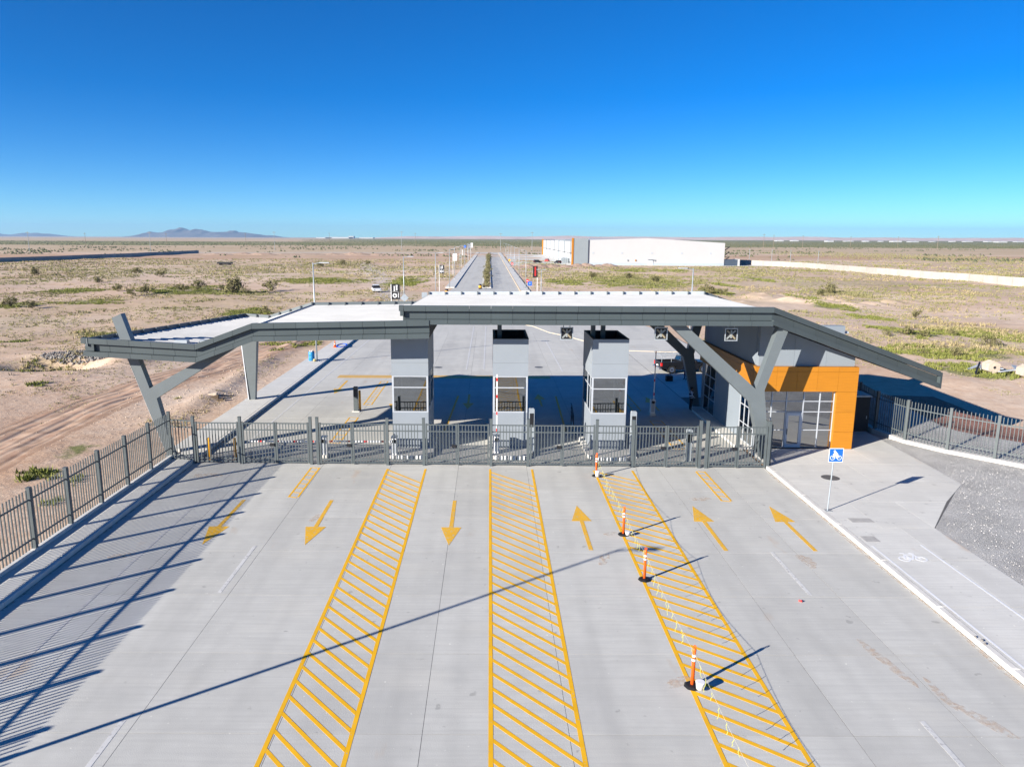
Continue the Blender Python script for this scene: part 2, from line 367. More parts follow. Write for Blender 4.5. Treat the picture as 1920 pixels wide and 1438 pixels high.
BUSH=[(-58.89,169.86,5.42),(-52.89,179.11,3.89),(-70.29,178.05,3.35),(-71.27,172.57,2.5),(-76.52,165.54,3.12),(-102.79,231.56,2.68),(-76.58,181.46,1.58),(-77.71,160.76,2.33),(-87.23,173.39,2.51),(-143.95,234.69,4.08),(-107.24,203.39,2.95),(-119.33,250.78,3.27),(-37.8,123.97,1.8),(51.62,174.52,3.54),(53.64,171.27,2.23),(71.42,123.19,1.96),(81.89,178.01,3.61),(75.97,169.25,2.21),(59.72,87.13,2.02),(55.18,96.72,1.96),(52.1,95.55,1.25),(56.4,95.17,1.38),(61.99,98.03,1.28),(50.02,78.15,1.47),(47.68,79.54,0.92),(33.01,239.14,2.77),(43.45,230.64,3.01),(48.11,214.31,2.8),(-86.15,132.54,2.69),(-81.19,130.7,2.08),(-63.99,176.58,2.3),(-55.59,168.37,2.2),(-73.21,321.49,3.26),(-67.89,341.16,3.46),(-55.9,342.55,2.98)]

O20 = ['first','second','third','fourth','fifth','sixth','seventh','eighth','ninth','tenth','eleventh','twelfth','thirteenth','fourteenth','fifteenth','sixteenth','seventeenth','eighteenth','nineteenth','twentieth']
ORDX = O20 + ['twenty-'+o for o in O20[:9]] + ['thirtieth'] + ['thirty-'+o for o in O20[:9]] + ['fortieth'] + ['forty-'+o for o in O20[:9]] + ['fiftieth'] + ['fifty-'+o for o in O20[:9]]
HAZE = 0.00005

# ---------------------------------------------------------------- ground
def axis(near, step, grow, lo, hi):
    out = [0.0]; x = 0.0
    while x < hi: x += max(step, (x - near) * grow) if x > near else step; out.append(min(x, hi))
    neg = []; x = 0.0
    while x > lo: x -= max(step, (-x - near) * grow) if -x > near else step; neg.append(max(x, lo))
    return np.array(neg[::-1] + out)
GX = axis(50, 0.75, 0.022, -17000, 17000)
GY = axis(110, 0.75, 0.014, -3000, 17000)
X, Y = np.meshgrid(GX, GY)
def rectd(x0, x1, y0, y1):
    dx = np.maximum(np.maximum(x0 - X, X - x1), 0); dy = np.maximum(np.maximum(y0 - Y, Y - y1), 0); return np.hypot(dx, dy)
D = rectd(-18.6, 26, -60, 106)
for q in ((-13, 24, 100, 190), (-11.2, 9.6, 180, 450), (24, 34, 20, 70), (-60, 60, -60, -12), (38, 118, 345, 570)): D = np.minimum(D, rectd(*q))
amp = sstep(0.3, 9, D)
Z = (fbm(X, Y, 3.2, 3, 1) - .5) * .22 + (fbm(X, Y, 26, 3, 5) - .5) * 1.1
far = sstep(120, 900, np.hypot(X, Y))
Z = Z * (1 - .5 * far) * amp - 0.07
# the dug pit on the left and the bank of spoil beside it
pit = np.exp(-(((X + 42.5) / 4.6) ** 2 + ((Y - 70.5) / 3.0) ** 2) ** 2); Z -= pit * 1.5
Z += 0.75 * np.exp(-(((X + 36.8) / 2.6) ** 2 + ((Y - 72.0) / 2.2) ** 2)) + 0.5 * np.exp(-(((X + 43) / 6) ** 2 + ((Y - 76.5) / 1.6) ** 2))
# broken ground and heaps on the right
for mx_, my_, r_, h_ in ((66, 147, 3.2, 1.0), (70.5, 143, 2.6, .9), (75.5, 146, 2.6, .8), (62, 152, 3.6, 1.1), (81, 150, 2.8, .8), (58, 160, 5, 1.2), (68, 165, 5, 1.0), (50, 150, 3, .6), (74, 158, 4, .9), (86, 152, 3, .6)):
    Z += h_ * np.exp(-(((X - mx_) / r_) ** 2 + ((Y - my_) / (r_ * .8)) ** 2)) * (0.7 + .6 * fbm(X, Y, 1.8, 2, 9))
# a low bank along the left edge of the walk
Z += 0.28 * np.exp(-((X + 22.5 + .03 * (Y - 60)) / .9) ** 2) * sstep(46, 52, Y) * (1 - sstep(88, 95, Y)) * (0.3 + 1.4 * fbm(X, Y, 1.6, 2, 3))
def seg_d(p, q):
    px, py = p; qx, qy = q; dx, dy = qx - px, qy - py; t = np.clip(((X - px) * dx + (Y - py) * dy) / (dx * dx + dy * dy), 0, 1)
    return np.hypot(X - px - t * dx, Y - py - t * dy)
def poly_d(pts): return np.minimum.reduce([seg_d(a, b) for a, b in zip(pts, pts[1:])])
track = [(-26, 24), (-27.5, 38), (-30, 50), (-29.3, 58.5), (-25.5, 68), (-24, 84), (-24, 110), (-24, 150)]
td = poly_d(track)
rut = np.exp(-((td - .95) / .32) ** 2)
Z -= rut * .09 * (D > 1)
COVER = np.zeros_like(X); DRY = np.zeros_like(X)
for (cx, cy, rx, ry, t, k) in VEG:
    q = np.exp(-(((X - cx) / (rx * .95)) ** 2 + ((Y - cy) / (ry * .95)) ** 2) ** 1.5)
    if t == 'd': DRY = np.maximum(DRY, q * .8)
    else: COVER = np.maximum(COVER, q * (0.95 if t == 'g' else 0.6) * min(1, k + .2))
COVER *= 0.45 + .9 * fbm(X, Y, 2.6, 3, 21)
bandn = fbm(X, Y, 260, 4, 31) - .5
Yb = Y + bandn * 240
scrub = sstep(950, 1200, Yb) * (0.75 + .5 * (fbm(X, Y, 60, 3, 33) - .5)) * (1 - .25 * sstep(2500, 9000, Y))
scrub = scrub * (1 - .75 * sstep(1700, 2400, Y) * sstep(.12, .36, -X / np.maximum(Y, 1)))  # far-left scrub thinned out: pale distant haze put into the ground colour
DRY = np.maximum(DRY, .85 * sstep(560, 640, Yb) * (1 - scrub))
DRY = np.maximum(DRY, .55 * sstep(.5, .68, fbm(X, Y, 40, 3, 37)) * sstep(70, 130, np.hypot(X, Y)))
COVER = np.maximum(COVER, np.clip(scrub, 0, .92))
COVER = np.maximum(COVER, .5 * sstep(.56, .72, fbm(X, Y, 22, 4, 41)) * sstep(80, 200, np.hypot(X, Y)) * (1 - sstep(420, 520, Yb)))
TONE = .5 + .55 * (fbm(X, Y, 18, 4, 51) - .5) + .4 * (fbm(X, Y, 90, 3, 55) - .5)
TONE -= .55 * np.exp(-(td / 2.4) ** 2) * (0.6 + .6 * fbm(X, Y, 4, 2, 58))
TONE -= .3 * sstep(360, 420, Yb) * (1 - sstep(520, 580, Yb))
pale = poly_d([(-62, 370), (-52.8, 324), (-39, 254), (-29.7, 209), (-21, 160), (-17, 135)])
PALE = np.exp(-(pale / 3.4) ** 2)
PALE = np.maximum(PALE, np.exp(-((Y - 640 - X * .2) / 24) ** 2) * (X > -240) * (X < 160) * .9)
PALE = np.maximum(PALE, .65 * np.exp(-(((X + 27) / 9) ** 2 + ((Y - 64) / 16) ** 2)) * fbm(X, Y, 5, 3, 61))
COVER *= 1 - np.clip(PALE * 1.2, 0, 1); COVER *= 1 - .9 * np.exp(-(td / 2) ** 2)
ny, nx = X.shape
idx = np.arange(ny * nx).reshape(ny, nx)
F = np.stack([idx[:-1, :-1], idx[:-1, 1:], idx[1:, 1:], idx[1:, :-1]], -1).reshape(-1, 4)
gme = npmesh('ground', np.stack([X, Y, Z], -1).reshape(-1, 3), F)
att = gme.color_attributes.new('cover', 'FLOAT_COLOR', 'POINT')
att.data.foreach_set('color', np.stack([COVER, DRY, np.clip(TONE, 0, 1), PALE], -1).astype(np.float32).ravel())
gme.polygons.foreach_set('use_smooth', np.ones(len(gme.polygons), dtype=bool))
gm = bpy.data.materials.new('desert_earth'); gm.use_nodes = True; n = gm.node_tree.nodes; l = gm.node_tree.links; b = n['Principled BSDF']
b.inputs['Roughness'].default_value = 0.95; b.inputs['Specular IOR Level'].default_value = 0.1
at = n.new('ShaderNodeAttribute'); at.attribute_name = 'cover'; sp = n.new('ShaderNodeSeparateColor'); l.new(at.outputs['Color'], sp.inputs[0])
geo = n.new('ShaderNodeNewGeometry')
def noise(sc, det=5, rough=.6):
    t = n.new('ShaderNodeTexNoise'); t.inputs['Scale'].default_value = sc; t.inputs['Detail'].default_value = det; t.inputs['Roughness'].default_value = rough
    l.new(geo.outputs['Position'], t.inputs['Vector']); return t.outputs['Fac']
def mrange(v, a, b_, c=0., d=1.):
    r = n.new('ShaderNodeMapRange'); l.new(v, r.inputs['Value'])
    for k, q in zip(('From Min', 'From Max', 'To Min', 'To Max'), (a, b_, c, d)): r.inputs[k].default_value = q
    return r.outputs[0]
def mixc(f, A, B):
    x = n.new('ShaderNodeMix'); x.data_type = 'RGBA'
    l.new(f, x.inputs['Factor'])
    for k, q in (('A', A), ('B', B)):
        if isinstance(q, tuple): x.inputs[k].default_value = (*q, 1)
        else: l.new(q, x.inputs[k])
    return x.outputs['Result']
def math2(op, a, b_):
    x = n.new('ShaderNodeMath'); x.operation = op
    for i, q in enumerate((a, b_)):
        if isinstance(q, (int, float)): x.inputs[i].default_value = q
        else: l.new(q, x.inputs[i])
    return x.outputs[0]
tone = math2('ADD', sp.outputs[2], math2('MULTIPLY', math2('SUBTRACT', noise(.9, 6), .5), .9))
earth = mixc(mrange(tone, .1, .9), (0.46, 0.30, 0.20), (0.70, 0.58, 0.46))
earth = mixc(mrange(noise(.12, 6), .5, .72, 0, .5), earth, (0.46, 0.325, 0.225))
earth = mixc(mrange(noise(6, 4), .58, .74, 0, .35), earth, (0.25, 0.17, 0.12))
earth = mixc(mrange(noise(2.2, 3), .66, .74, 0, .5), earth, (0.56, 0.47, 0.39))
dry = math2('MULTIPLY', sp.outputs[1], mrange(noise(.7, 6), .32, .62))
earth = mixc(dry, earth, mixc(noise(1.6, 4), (0.33, 0.265, 0.14), (0.45, 0.36, 0.21)))
pm = math2('MULTIPLY', at.outputs['Alpha'], mrange(noise(.5, 5), .2, .6))
earth = mixc(pm, earth, (0.50, 0.455, 0.41))
gsum = math2('ADD', sp.outputs[0], math2('MULTIPLY', math2('SUBTRACT', noise(1.1, 7, .7), .5), 1.5))
green = mixc(noise(.4, 5), (0.13, 0.15, 0.045), (0.27, 0.255, 0.12))
nearf = mrange(sp.outputs[0], .03, .10)
earth = mixc(math2('MULTIPLY', mrange(gsum, .42, .72), nearf), earth, green)
l.new(earth, b.inputs['Base Color'])
bu = n.new('ShaderNodeBump'); bu.inputs['Strength'].default_value = .45; bu.inputs['Distance'].default_value = .1
l.new(math2('ADD', noise(3.0, 6), math2('MULTIPLY', noise(.6, 4), 1.5)), bu.inputs['Height']); l.new(bu.outputs[0], b.inputs['Normal'])
M['earth'] = gm
gme.materials.append(gm)
ground = link('ground', gme); tag(ground, kind='structure')
def ground_z(x, y):
    i = int(np.clip(np.searchsorted(GX, x), 1, len(GX) - 1)); j = int(np.clip(np.searchsorted(GY, y), 1, len(GY) - 1))
    tx = (x - GX[i - 1]) / (GX[i] - GX[i - 1]); ty = (y - GY[j - 1]) / (GY[j] - GY[j - 1])
    return float((Z[j - 1, i - 1] * (1 - tx) + Z[j - 1, i] * tx) * (1 - ty) + (Z[j, i - 1] * (1 - tx) + Z[j, i] * tx) * ty)
def ground_zv(x, y):
    i = np.clip(np.searchsorted(GX, x), 1, len(GX) - 1); j = np.clip(np.searchsorted(GY, y), 1, len(GY) - 1)
    tx = (x - GX[i - 1]) / (GX[i] - GX[i - 1]); ty = (y - GY[j - 1]) / (GY[j] - GY[j - 1])
    return (Z[j - 1, i - 1] * (1 - tx) + Z[j - 1, i] * tx) * (1 - ty) + (Z[j, i - 1] * (1 - tx) + Z[j, i] * tx) * ty


# ---------------------------------------------------------------- rutted dirt track beside the fence
def dirt_track():
    P_ = np.array([(-27.0, 20), (-28.2, 34), (-29.6, 46), (-29.8, 55), (-28.2, 64), (-25.8, 74), (-24.6, 90), (-24.4, 112), (-24, 150)], float)
    t = np.linspace(0, len(P_) - 1, 700); i = np.arange(len(P_)); px = np.interp(t, i, P_[:, 0]); py = np.interp(t, i, P_[:, 1])
    for _ in range(60): px[1:-1] = (px[:-2] + px[1:-1] * 2 + px[2:]) / 4; py[1:-1] = (py[:-2] + py[1:-1] * 2 + py[2:]) / 4
    dx = np.gradient(px); dy = np.gradient(py); L = np.hypot(dx, dy); nx_, ny_ = -dy / L, dx / L; w = np.linspace(-3.4, 3.4, 69)
    Xs = px[:, None] + nx_[:, None] * w; Ys = py[:, None] + ny_[:, None] * w; wob = (fbm(Ys, Ys * 0, 9, 3, 4) - .5) * .7
    prof = np.zeros_like(Xs)
    for c in (-1.9, -1.05, -.35, .75, 1.5, 2.3): prof -= .026 * np.exp(-((w[None, :] + wob - c) / .16) ** 2) - .014 * np.exp(-((w[None, :] + wob - c - .27) / .13) ** 2)
    zz = ground_zv(Xs.ravel(), Ys.ravel()).reshape(Xs.shape) + prof * (.5 + fbm(Xs, Ys, 2.5, 3, 8)) + .03 - .12 * np.clip(np.abs(w) / 3.4, 0, 1)[None] ** 6
    ii = np.arange(Xs.size).reshape(Xs.shape); me = npmesh('dirt_track', np.stack([Xs, Ys, zz], -1).reshape(-1, 3), np.stack([ii[:-1, :-1], ii[:-1, 1:], ii[1:, 1:], ii[1:, :-1]], -1).reshape(-1, 4))
    a = me.color_attributes.new('wear', 'FLOAT_COLOR', 'POINT'); edge = 1 - np.clip(np.abs(w) / 3.4, 0, 1)[None] ** 3 + 0 * Xs; low = np.clip(-prof * 34, 0, 1); a.data.foreach_set('color', np.stack([edge, low, low, edge * 0 + 1], -1).astype(np.float32).ravel())
    me.polygons.foreach_set('use_smooth', np.ones(len(me.polygons), dtype=bool))
    m = bpy.data.materials.new('rutted_earth'); m.use_nodes = True; n = m.node_tree.nodes; l = m.node_tree.links; b = n['Principled BSDF']; b.inputs['Roughness'].default_value = .95; b.inputs['Specular IOR Level'].default_value = .1
    at = n.new('ShaderNodeAttribute'); at.attribute_name = 'wear'; sp = n.new('ShaderNodeSeparateColor'); l.new(at.outputs['Color'], sp.inputs[0]); g = n.new('ShaderNodeNewGeometry')
    def nz(sc, d): t = n.new('ShaderNodeTexNoise'); t.inputs['Scale'].default_value = sc; t.inputs['Detail'].default_value = d; l.new(g.outputs['Position'], t.inputs['Vector']); return t.outputs['Fac']
    def mr(v, a_, b_, c=0, d=1):
        r = n.new('ShaderNodeMapRange'); l.new(v, r.inputs['Value'])
        for k, q in zip(('From Min', 'From Max', 'To Min', 'To Max'), (a_, b_, c, d)): r.inputs[k].default_value = q
        return r.outputs[0]
    def mx(f, A, B):
        x = n.new('ShaderNodeMix'); x.data_type = 'RGBA'; l.new(f, x.inputs['Factor'])
        for k, q in (('A', A), ('B', B)):
            if isinstance(q, tuple): x.inputs[k].default_value = (*q, 1)
            else: l.new(q, x.inputs[k])
        return x.outputs['Result']
    c = mx(mr(nz(.8, 7), .3, .7), (.45, .275, .185), (.59, .43, .31)); c = mx(mr(sp.outputs[1], .1, .9, 0, .75), c, (.55, .42, .32)); c = mx(mr(nz(4, 4), .58, .72, 0, .35), c, (.31, .185, .125)); l.new(c, b.inputs['Base Color'])
    ad = n.new('ShaderNodeMath'); ad.operation = 'ADD'; l.new(sp.outputs[0], ad.inputs[0]); l.new(mr(nz(.7, 6), 0, 1, -.75, .75), ad.inputs[1]); l.new(mr(ad.outputs[0], .3, 1.0), b.inputs['Alpha'])
    me.materials.append(m); o = link('dirt_track', me); o['label'] = 'reddish rutted dirt track running beside the left fence'; tag(o, kind='structure')
dirt_track()

# ---------------------------------------------------------------- paved forecourt: slabs over a dark joint bed
XJ = [-16.58, -13.0, -9.25, -5.45, -1.68, 2.1, 5.85, 9.4, 12.5, 15.35]
YJ = [-14 + 3.73 * k for k in range(0, 31)]      # joints at 8.38, 12.11 ... 38.22
YJ = [y + .95 for y in YJ]
pav = struct('forecourt_pavement', MB().box(-16.6, 15.4, -14, YJ[-1], -.06, -.0045).box(15.41, 24, 54.5, YJ[-1], -.06, -.0045), 'joint')
pav['label'] = 'pale concrete forecourt with slab joints and yellow lane paint running under the canopy'
slab_cache = {}
def slab(x0, x1, y0, y1, parent, m='concrete', h=.05, name='slab', z=0):
    w, d = round(x1 - x0 - .014, 3), round(y1 - y0 - .014, 3); k = (w, d, m, h)
    if k not in slab_cache:
        me = meshof(name, MB().box(-w / 2, w / 2, -d / 2, d / 2, -h, 0)); me.materials.append(M[m]); slab_cache[k] = me
    return link(name, slab_cache[k], None, parent, ((x0 + x1) / 2, (y0 + y1) / 2, z + random.uniform(-.0015, .0015)))
for y0, y1 in zip(YJ, YJ[1:]):
    for x0, x1 in zip(XJ, XJ[1:]): slab(x0, x1, y0, y1, pav)
    if y0 > 54.4:
        for x0, x1 in ((15.4, 19.6), (19.6, 23.9)): slab(x0, x1, y0, y1, pav)
YE = YJ[-1]
road = struct('access_road', MB().prism([(-16.58, YE + .01), (24, YE + .01), (22, 112), (12, 128), (8.6, 150), (7.5, 186), (7.3, 640), (-8.9, 640), (-8.9, 188), (-12.5, 130), (-16.58, 108)], -.06, -.004, 'z'), 'concrete')
road['label'] = 'long pale concrete dual carriageway running straight to the horizon'
# expansion joints of the far road, thin dark strips sunk between its lanes
for y in np.arange(YE + 3.7, 230, 3.73): pass
# kerbs and walks
wl_ = tag(thing('walkway', 'raised concrete walk along the left kerb and the picket fence', 'walk', (-17.3, 20, 0)), kind='structure')
del wl_['category']
for k, (y0, y1) in enumerate(zip(np.arange(-14, 97, 3.73), np.arange(-10.27, 101, 3.73))):
    xl = -17.92 if y0 < 38.5 else -18.85
    o = slab(xl, -16.83, y0, y1, None, 'walk', .2, 'walk_slab', .18); o.parent = wl_; o.location = Vector(o.location) - wl_.location
for k, (y0, y1) in enumerate(zip(np.arange(-14, 97, 3.73), np.arange(-10.27, 101, 3.73))):
    part('kerb_stone', MB().bevbox(-16.82, -16.6, y0 + .006, y1 - .006, -.05, .185, .02), 'kerb', wl_)
for k, y0 in enumerate(np.arange(-14, 41, 2.75)):
    part('plinth_block', MB().bevbox(-18.12, -17.93, y0 + .006, min(y0 + 2.75, 40.6) - .006, -.15, .34, .015), 'kerb', wl_)
# right-hand walk with the cycle lane
wr = tag(thing('cycle_walk', 'raised concrete footway with a white-lined cycle lane', 'walk', (17, 20, 0)), kind='structure'); del wr['category']
for y0, y1 in zip(np.arange(-14, 39, 3.73), np.arange(-10.27, 42, 3.73)):
    part('kerb_stone', MB().bevbox(15.38, 15.62, y0 + .006, min(y1, 39.4) - .006, -.05, .16, .025), 'kerb', wr)
def polyslab(poly, z, parent, m='walk', name='walk_slab', h=.2):
    cx = sum(p[0] for p in poly) / len(poly); cy = sum(p[1] for p in poly) / len(poly)
    P_ = [(x + (cx - x) / math.hypot(x - cx, y - cy) * .009, y + (cy - y) / math.hypot(x - cx, y - cy) * .009) for x, y in poly]
    return part(name, MB().prism(P_, z - h, z, 'z'), m, parent)
yy = list(np.arange(-14, 30, 3.73)) + [30.35]
for y0, y1 in zip(yy, yy[1:]):
    polyslab([(15.62, y0), (17.95, y0), (17.95, y1), (15.62, y1)], .15, wr); polyslab([(17.95, y0), (19.5, y0), (19.5, y1), (17.95, y1)], .15, wr)
for p in ([(15.62, 30.35), (17.2, 30.35), (17.2, 33.6), (15.62, 33.6)], [(17.2, 30.35), (19.5, 30.35), (19.5, 33.6), (17.2, 33.6)], [(19.5, 30.35), (22, 33.6), (19.5, 33.6)],
          [(15.62, 33.6), (18.4, 33.6), (18.4, 36.7), (15.62, 36.7)], [(18.4, 33.6), (22, 33.6), (24.45, 36.3), (24.45, 36.7), (18.4, 36.7)],
          [(15.62, 36.7), (20, 36.7), (20, 39.6), (15.62, 39.6)], [(20, 36.7), (24.45, 36.7), (24.55, 39.6), (20, 39.6)],
          [(15.62, 39.6), (18.6, 39.6), (18.6, 42.62), (15.62, 42.62)], [(18.6, 39.6), (21.8, 39.6), (21.8, 42.62), (18.6, 42.62)], [(21.8, 39.6), (24.55, 39.6), (24.7, 46.2), (21.8, 46.2)], [(21.8, 46.2), (24.7, 46.2), (25, 58), (21.8, 58)]):
    polyslab(p, .15, wr)
# concrete apron bed under the right walk keeps joints dark
part('joint_bed', MB().prism([(15.64, -14), (19.48, -14), (19.48, 30.3), (24.4, 36.4), (24.6, 45), (24.9, 58), (21.85, 58), (21.85, 42.6), (15.64, 42.6)], -.1, .1455, 'z'), 'joint', wr)
# median and walks of the far road
part('left_walk', MB().prism([(-11.2, 188), (-8.92, 188), (-8.92, 640), (-11.2, 640)], -.1, .18, 'z'), 'walk', road)
part('right_walk', MB().prism([(7.55, 176), (9.6, 176), (9.6, 640), (7.35, 640)], -.1, .16, 'z'), 'walk', road)
part('right_kerb', MB().prism([(7.3, 176), (7.53, 176), (7.34, 640), (7.1, 640)], -.05, .17, 'z'), mat('tan_kerb', (.52, .42, .30), .9), road)
med = part('median', MB().prism([(-1.8, 188), (.42, 188), (.42, 640), (-1.8, 640)], -.1, .2, 'z'), 'kerb', road)
part('planting_bed', MB().prism([(-1.55, 188.3), (.17, 188.3), (.17, 639), (-1.55, 639)], .1, .23, 'z'), 'sandmound', med)
part('curved_kerb', MB().path([(-2.2, 113, .02), (2.5, 111.5, .02), (6.3, 105.7, .02), (8.1, 98.5, .02), (10, 95, .02), (13, 87, .02), (15.6, 82.5, .02), (19.3, 81.8, .02), (23, 81.6, .02)], .05, 6), mat('tan_line', (.55, .47, .36), .9), road)
asph = struct('public_road', MB().box(-400, 400, -40, -14.02, -.06, -.02), 'asphalt')

# ---------------------------------------------------------------- painted markings (parts of the pavement)
ZP = .0045
def flat(poly, z=ZP): return MB().prism(poly, z - .002, z + .001, 'z')
def rectp(x0, x1, y0, y1): return [(x0, y0), (x1, y0), (x1, y1), (x0, y1)]
def hatch(x0, x1, y0, y1, slope, step, name='hatched_zone', wl=.12, first=0.0):
    z = part(name, flat(rectp(x0, x0 + wl, y0, y1)).prism(rectp(x1 - wl, x1, y0, y1), ZP - .002, ZP + .001, 'z'), 'yellow', pav)
    a, b2 = x0 + wl + .004, x1 - wl - .004; t = .165; y = y0 - abs(slope) * (x1 - x0) + first
    while y < y1:
        # stripe falls from left to right: y at left edge, lower at right edge
        ya, yb = y, y + slope * (b2 - a)
        pts = []
        p0, p1 = (a, ya), (b2, yb)
        q0, q1 = (b2, yb + t), (a, ya + t)
        lo, hi = y0, y1 - .02
        if min(ya, yb) >= lo and max(ya, yb) + t <= hi: pts = [p0, p1, q0, q1]
        elif max(ya, yb) > lo and min(ya, yb) + t < hi:
            def cut(yv): return a + (yv - ya) / slope
            xa, xb = a, b2
            for lim in (lo, hi - t):
                xc = cut(lim)
                if a < xc < b2:
                    if (lim == lo and slope < 0) or (lim == hi - t and slope > 0): xb = min(xb, xc)
                    else: xa = max(xa, xc)
            if xb - xa > .15: pts = [(xa, ya + slope * (xa - a)), (xb, ya + slope * (xb - a)), (xb, ya + slope * (xb - a) + t), (xa, ya + slope * (xa - a) + t)]
        if pts: part('stripe', flat(pts), 'yellow', z)
        y += step
    return z
hatch(-5.62, -3.42, 8.6, 38.85, -1.10, .725, first=.47)['label'] = 'long yellow hatched strip left of the middle lane'
hatch(.02, 2.44, 8.6, 38.85, -1.07, .725, first=.31)['label'] = 'long yellow hatched strip in the middle of the forecourt'
hatch(5.72, 7.93, 8.6, 38.7, -.78, .71, first=.25)['label'] = 'long yellow hatched strip under the rope of orange posts'
def arrow(x, ytip, ytail, up, m='yellow', w=.45, head=1.95):
    s = 1 if up else -1
    pts = [(x, ytip), (x - w * s, ytip - head * s), (x - .09 * s, ytip - head * s), (x - .085 * s, ytail), (x + .085 * s, ytail), (x + .09 * s, ytip - head * s), (x + w * s, ytip - head * s)]
    return part('lane_arrow', flat(pts), 'yellow_arrow', pav)
for x in (-11.85, -7.6, -1.64): arrow(x, 28.6, 33.9, False)
for x in (4.2, 9.72, 13.38): arrow(x, 33.3, 28.2, True)
arrow(-1.6, 53.4, 58.6, False); arrow(4.0, 58.8, 54.4, True); arrow(-12.6, 58.6, 64.2, False); arrow(-7.2, 53, 58, False); arrow(12.6, 57.8, 53, True)
def ladder(x0, x1, y0, y1, nr, m='yellow'):
    z = part('ladder_marking', flat(rectp(x0, x0 + .09, y0, y1)).prism(rectp(x1 - .09, x1, y0, y1), ZP - .002, ZP + .001, 'z'), m, pav)
    for k in range(nr + 1):
        y = y0 + (y1 - y0) * k / nr; part('rung', flat([(x0 + .094, y), (x1 - .094, y - .12), (x1 - .094, y - .03), (x0 + .094, y + .09)]), m, z)
ladder(-9.85, -9.3, 34.3, 39.0, 7); ladder(11.3, 11.85, 34.0, 38.6, 7); ladder(-9.9, -9.2, 44, 50.6, 7); ladder(-9.6, -8.9, 54.6, 64, 10); ladder(11.2, 12.1, 43, 50, 7)
ladder(10.6, 11.3, 53, 63, 9)
for x, y0, y1 in ((-9.63, 24.4, 28.5), (-9.6, 13.2, 17.3), (11.54, 24.4, 28.1), (11.5, 13.2, 17.4), (-2.2, 70, 105), (-.5, 70, 105), (7.0, 69, 90), (-6.6, 71, 84)):
    z_ = ZP if y1 < YE else ZP - .004 + .004
    part('lane_line', flat(rectp(x - .07, x + .07, y0, y1), z_), 'white_line', pav)
part('lane_line', flat(rectp(-14.0, -13.88, 8.6, 38.7)), mat('faded_line', (.47, .465, .45), .8, .15, 3), pav)
part('lane_line', flat(rectp(-15.0, -14.86, 41, 98)), 'white_line', pav)
part('cross_line', flat(rectp(-13.8, 5.6, 65.5, 66.9)), 'yellow_worn', pav)
part('bed_outline', flat([(-3.0, 47), (-2.85, 47), (-2.4, 58), (-2.55, 58)]).prism([(5.0, 47), (5.15, 47), (3.95 + 1.5, 58), (5.3, 58)], ZP - .002, ZP + .001, 'z'), 'yellow', pav)
for x0, x1, y0, y1 in ((15.74, 15.82, -10, 28.4), (17.80, 17.88, -10, 28.5)): part('cycle_lane_line', flat(rectp(x0, x1, y0, y1), .155), 'white', wr)

# wind-blown earth lying along the kerbs and in smears on the slabs
def sandm():
    m = bpy.data.materials.new('blown_sand'); m.use_nodes = True; n = m.node_tree.nodes; l = m.node_tree.links; b = n['Principled BSDF']; b.inputs['Base Color'].default_value = (.66, .50, .37, 1); b.inputs['Roughness'].default_value = .95
    g = n.new('ShaderNodeNewGeometry'); t = n.new('ShaderNodeTexNoise'); t.inputs['Scale'].default_value = 5; t.inputs['Detail'].default_value = 8; l.new(g.outputs['Position'], t.inputs['Vector'])
    r = n.new('ShaderNodeMapRange'); r.inputs['From Min'].default_value = .40; r.inputs['From Max'].default_value = .70; r.inputs['To Max'].default_value = .34; l.new(t.outputs['Fac'], r.inputs['Value']); l.new(r.outputs[0], b.inputs['Alpha']); return m
M['sand'] = sandm()
def sandstrip(x, y0, y1, w, side, z=.0058):
    ys = np.arange(y0, y1, .5); ww = w * (.25 + 1.3 * fbm(ys, ys * 0 + x, 2.5, 4, 5)); return part('blown_sand', MB().prism([(x, float(a)) for a in ys] + [(x + side * float(q), float(a)) for a, q in list(zip(ys, ww))[::-1]], z - .001, z, 'z'), 'sand', pav)
sandstrip(15.37, 6, 39, .16, -1); sandstrip(-16.58, 10, 39, .10, 1); sandstrip(-16.58, 41, 96, .16, 1)
def smear(cx, cy, L, w, ang, k):
    a = np.linspace(0, 6.2832, 30)[:-1]; rr_ = .55 + .9 * fbm(np.cos(a) * 2 + k * 7, np.sin(a) * 2, 1.0, 3, 9); px = L * rr_ * np.cos(a); py = w * rr_ * np.sin(a); c, s = math.cos(ang), math.sin(ang)
    part('blown_sand', MB().prism([(cx + x * c - y * s, cy + x * s + y * c) for x, y in zip(px, py)], .0062, .0072, 'z'), 'sand', pav)
for k, q in enumerate(((12.0, 20.2, 1.3, .16, 1.75), (12.7, 18.6, .7, .14, 1.6), (13.2, 17.4, .8, .2, 2.0), (10.4, 34.3, .5, .25, .2), (12.6, 27.2, .6, .3, 1.7), (-14.6, 27.5, .5, .22, .4), (-14.9, 37.6, .9, .3, .1), (4.6, 27.3, .5, .2, 1.2), (14.3, 14.8, 1.0, .22, 1.8), (-7.9, 31.5, .5, .16, 1.4), (5.3, 29.9, .35, .15, .3), (5.5, 19.1, .4, .2, .5))): smear(*q, k)

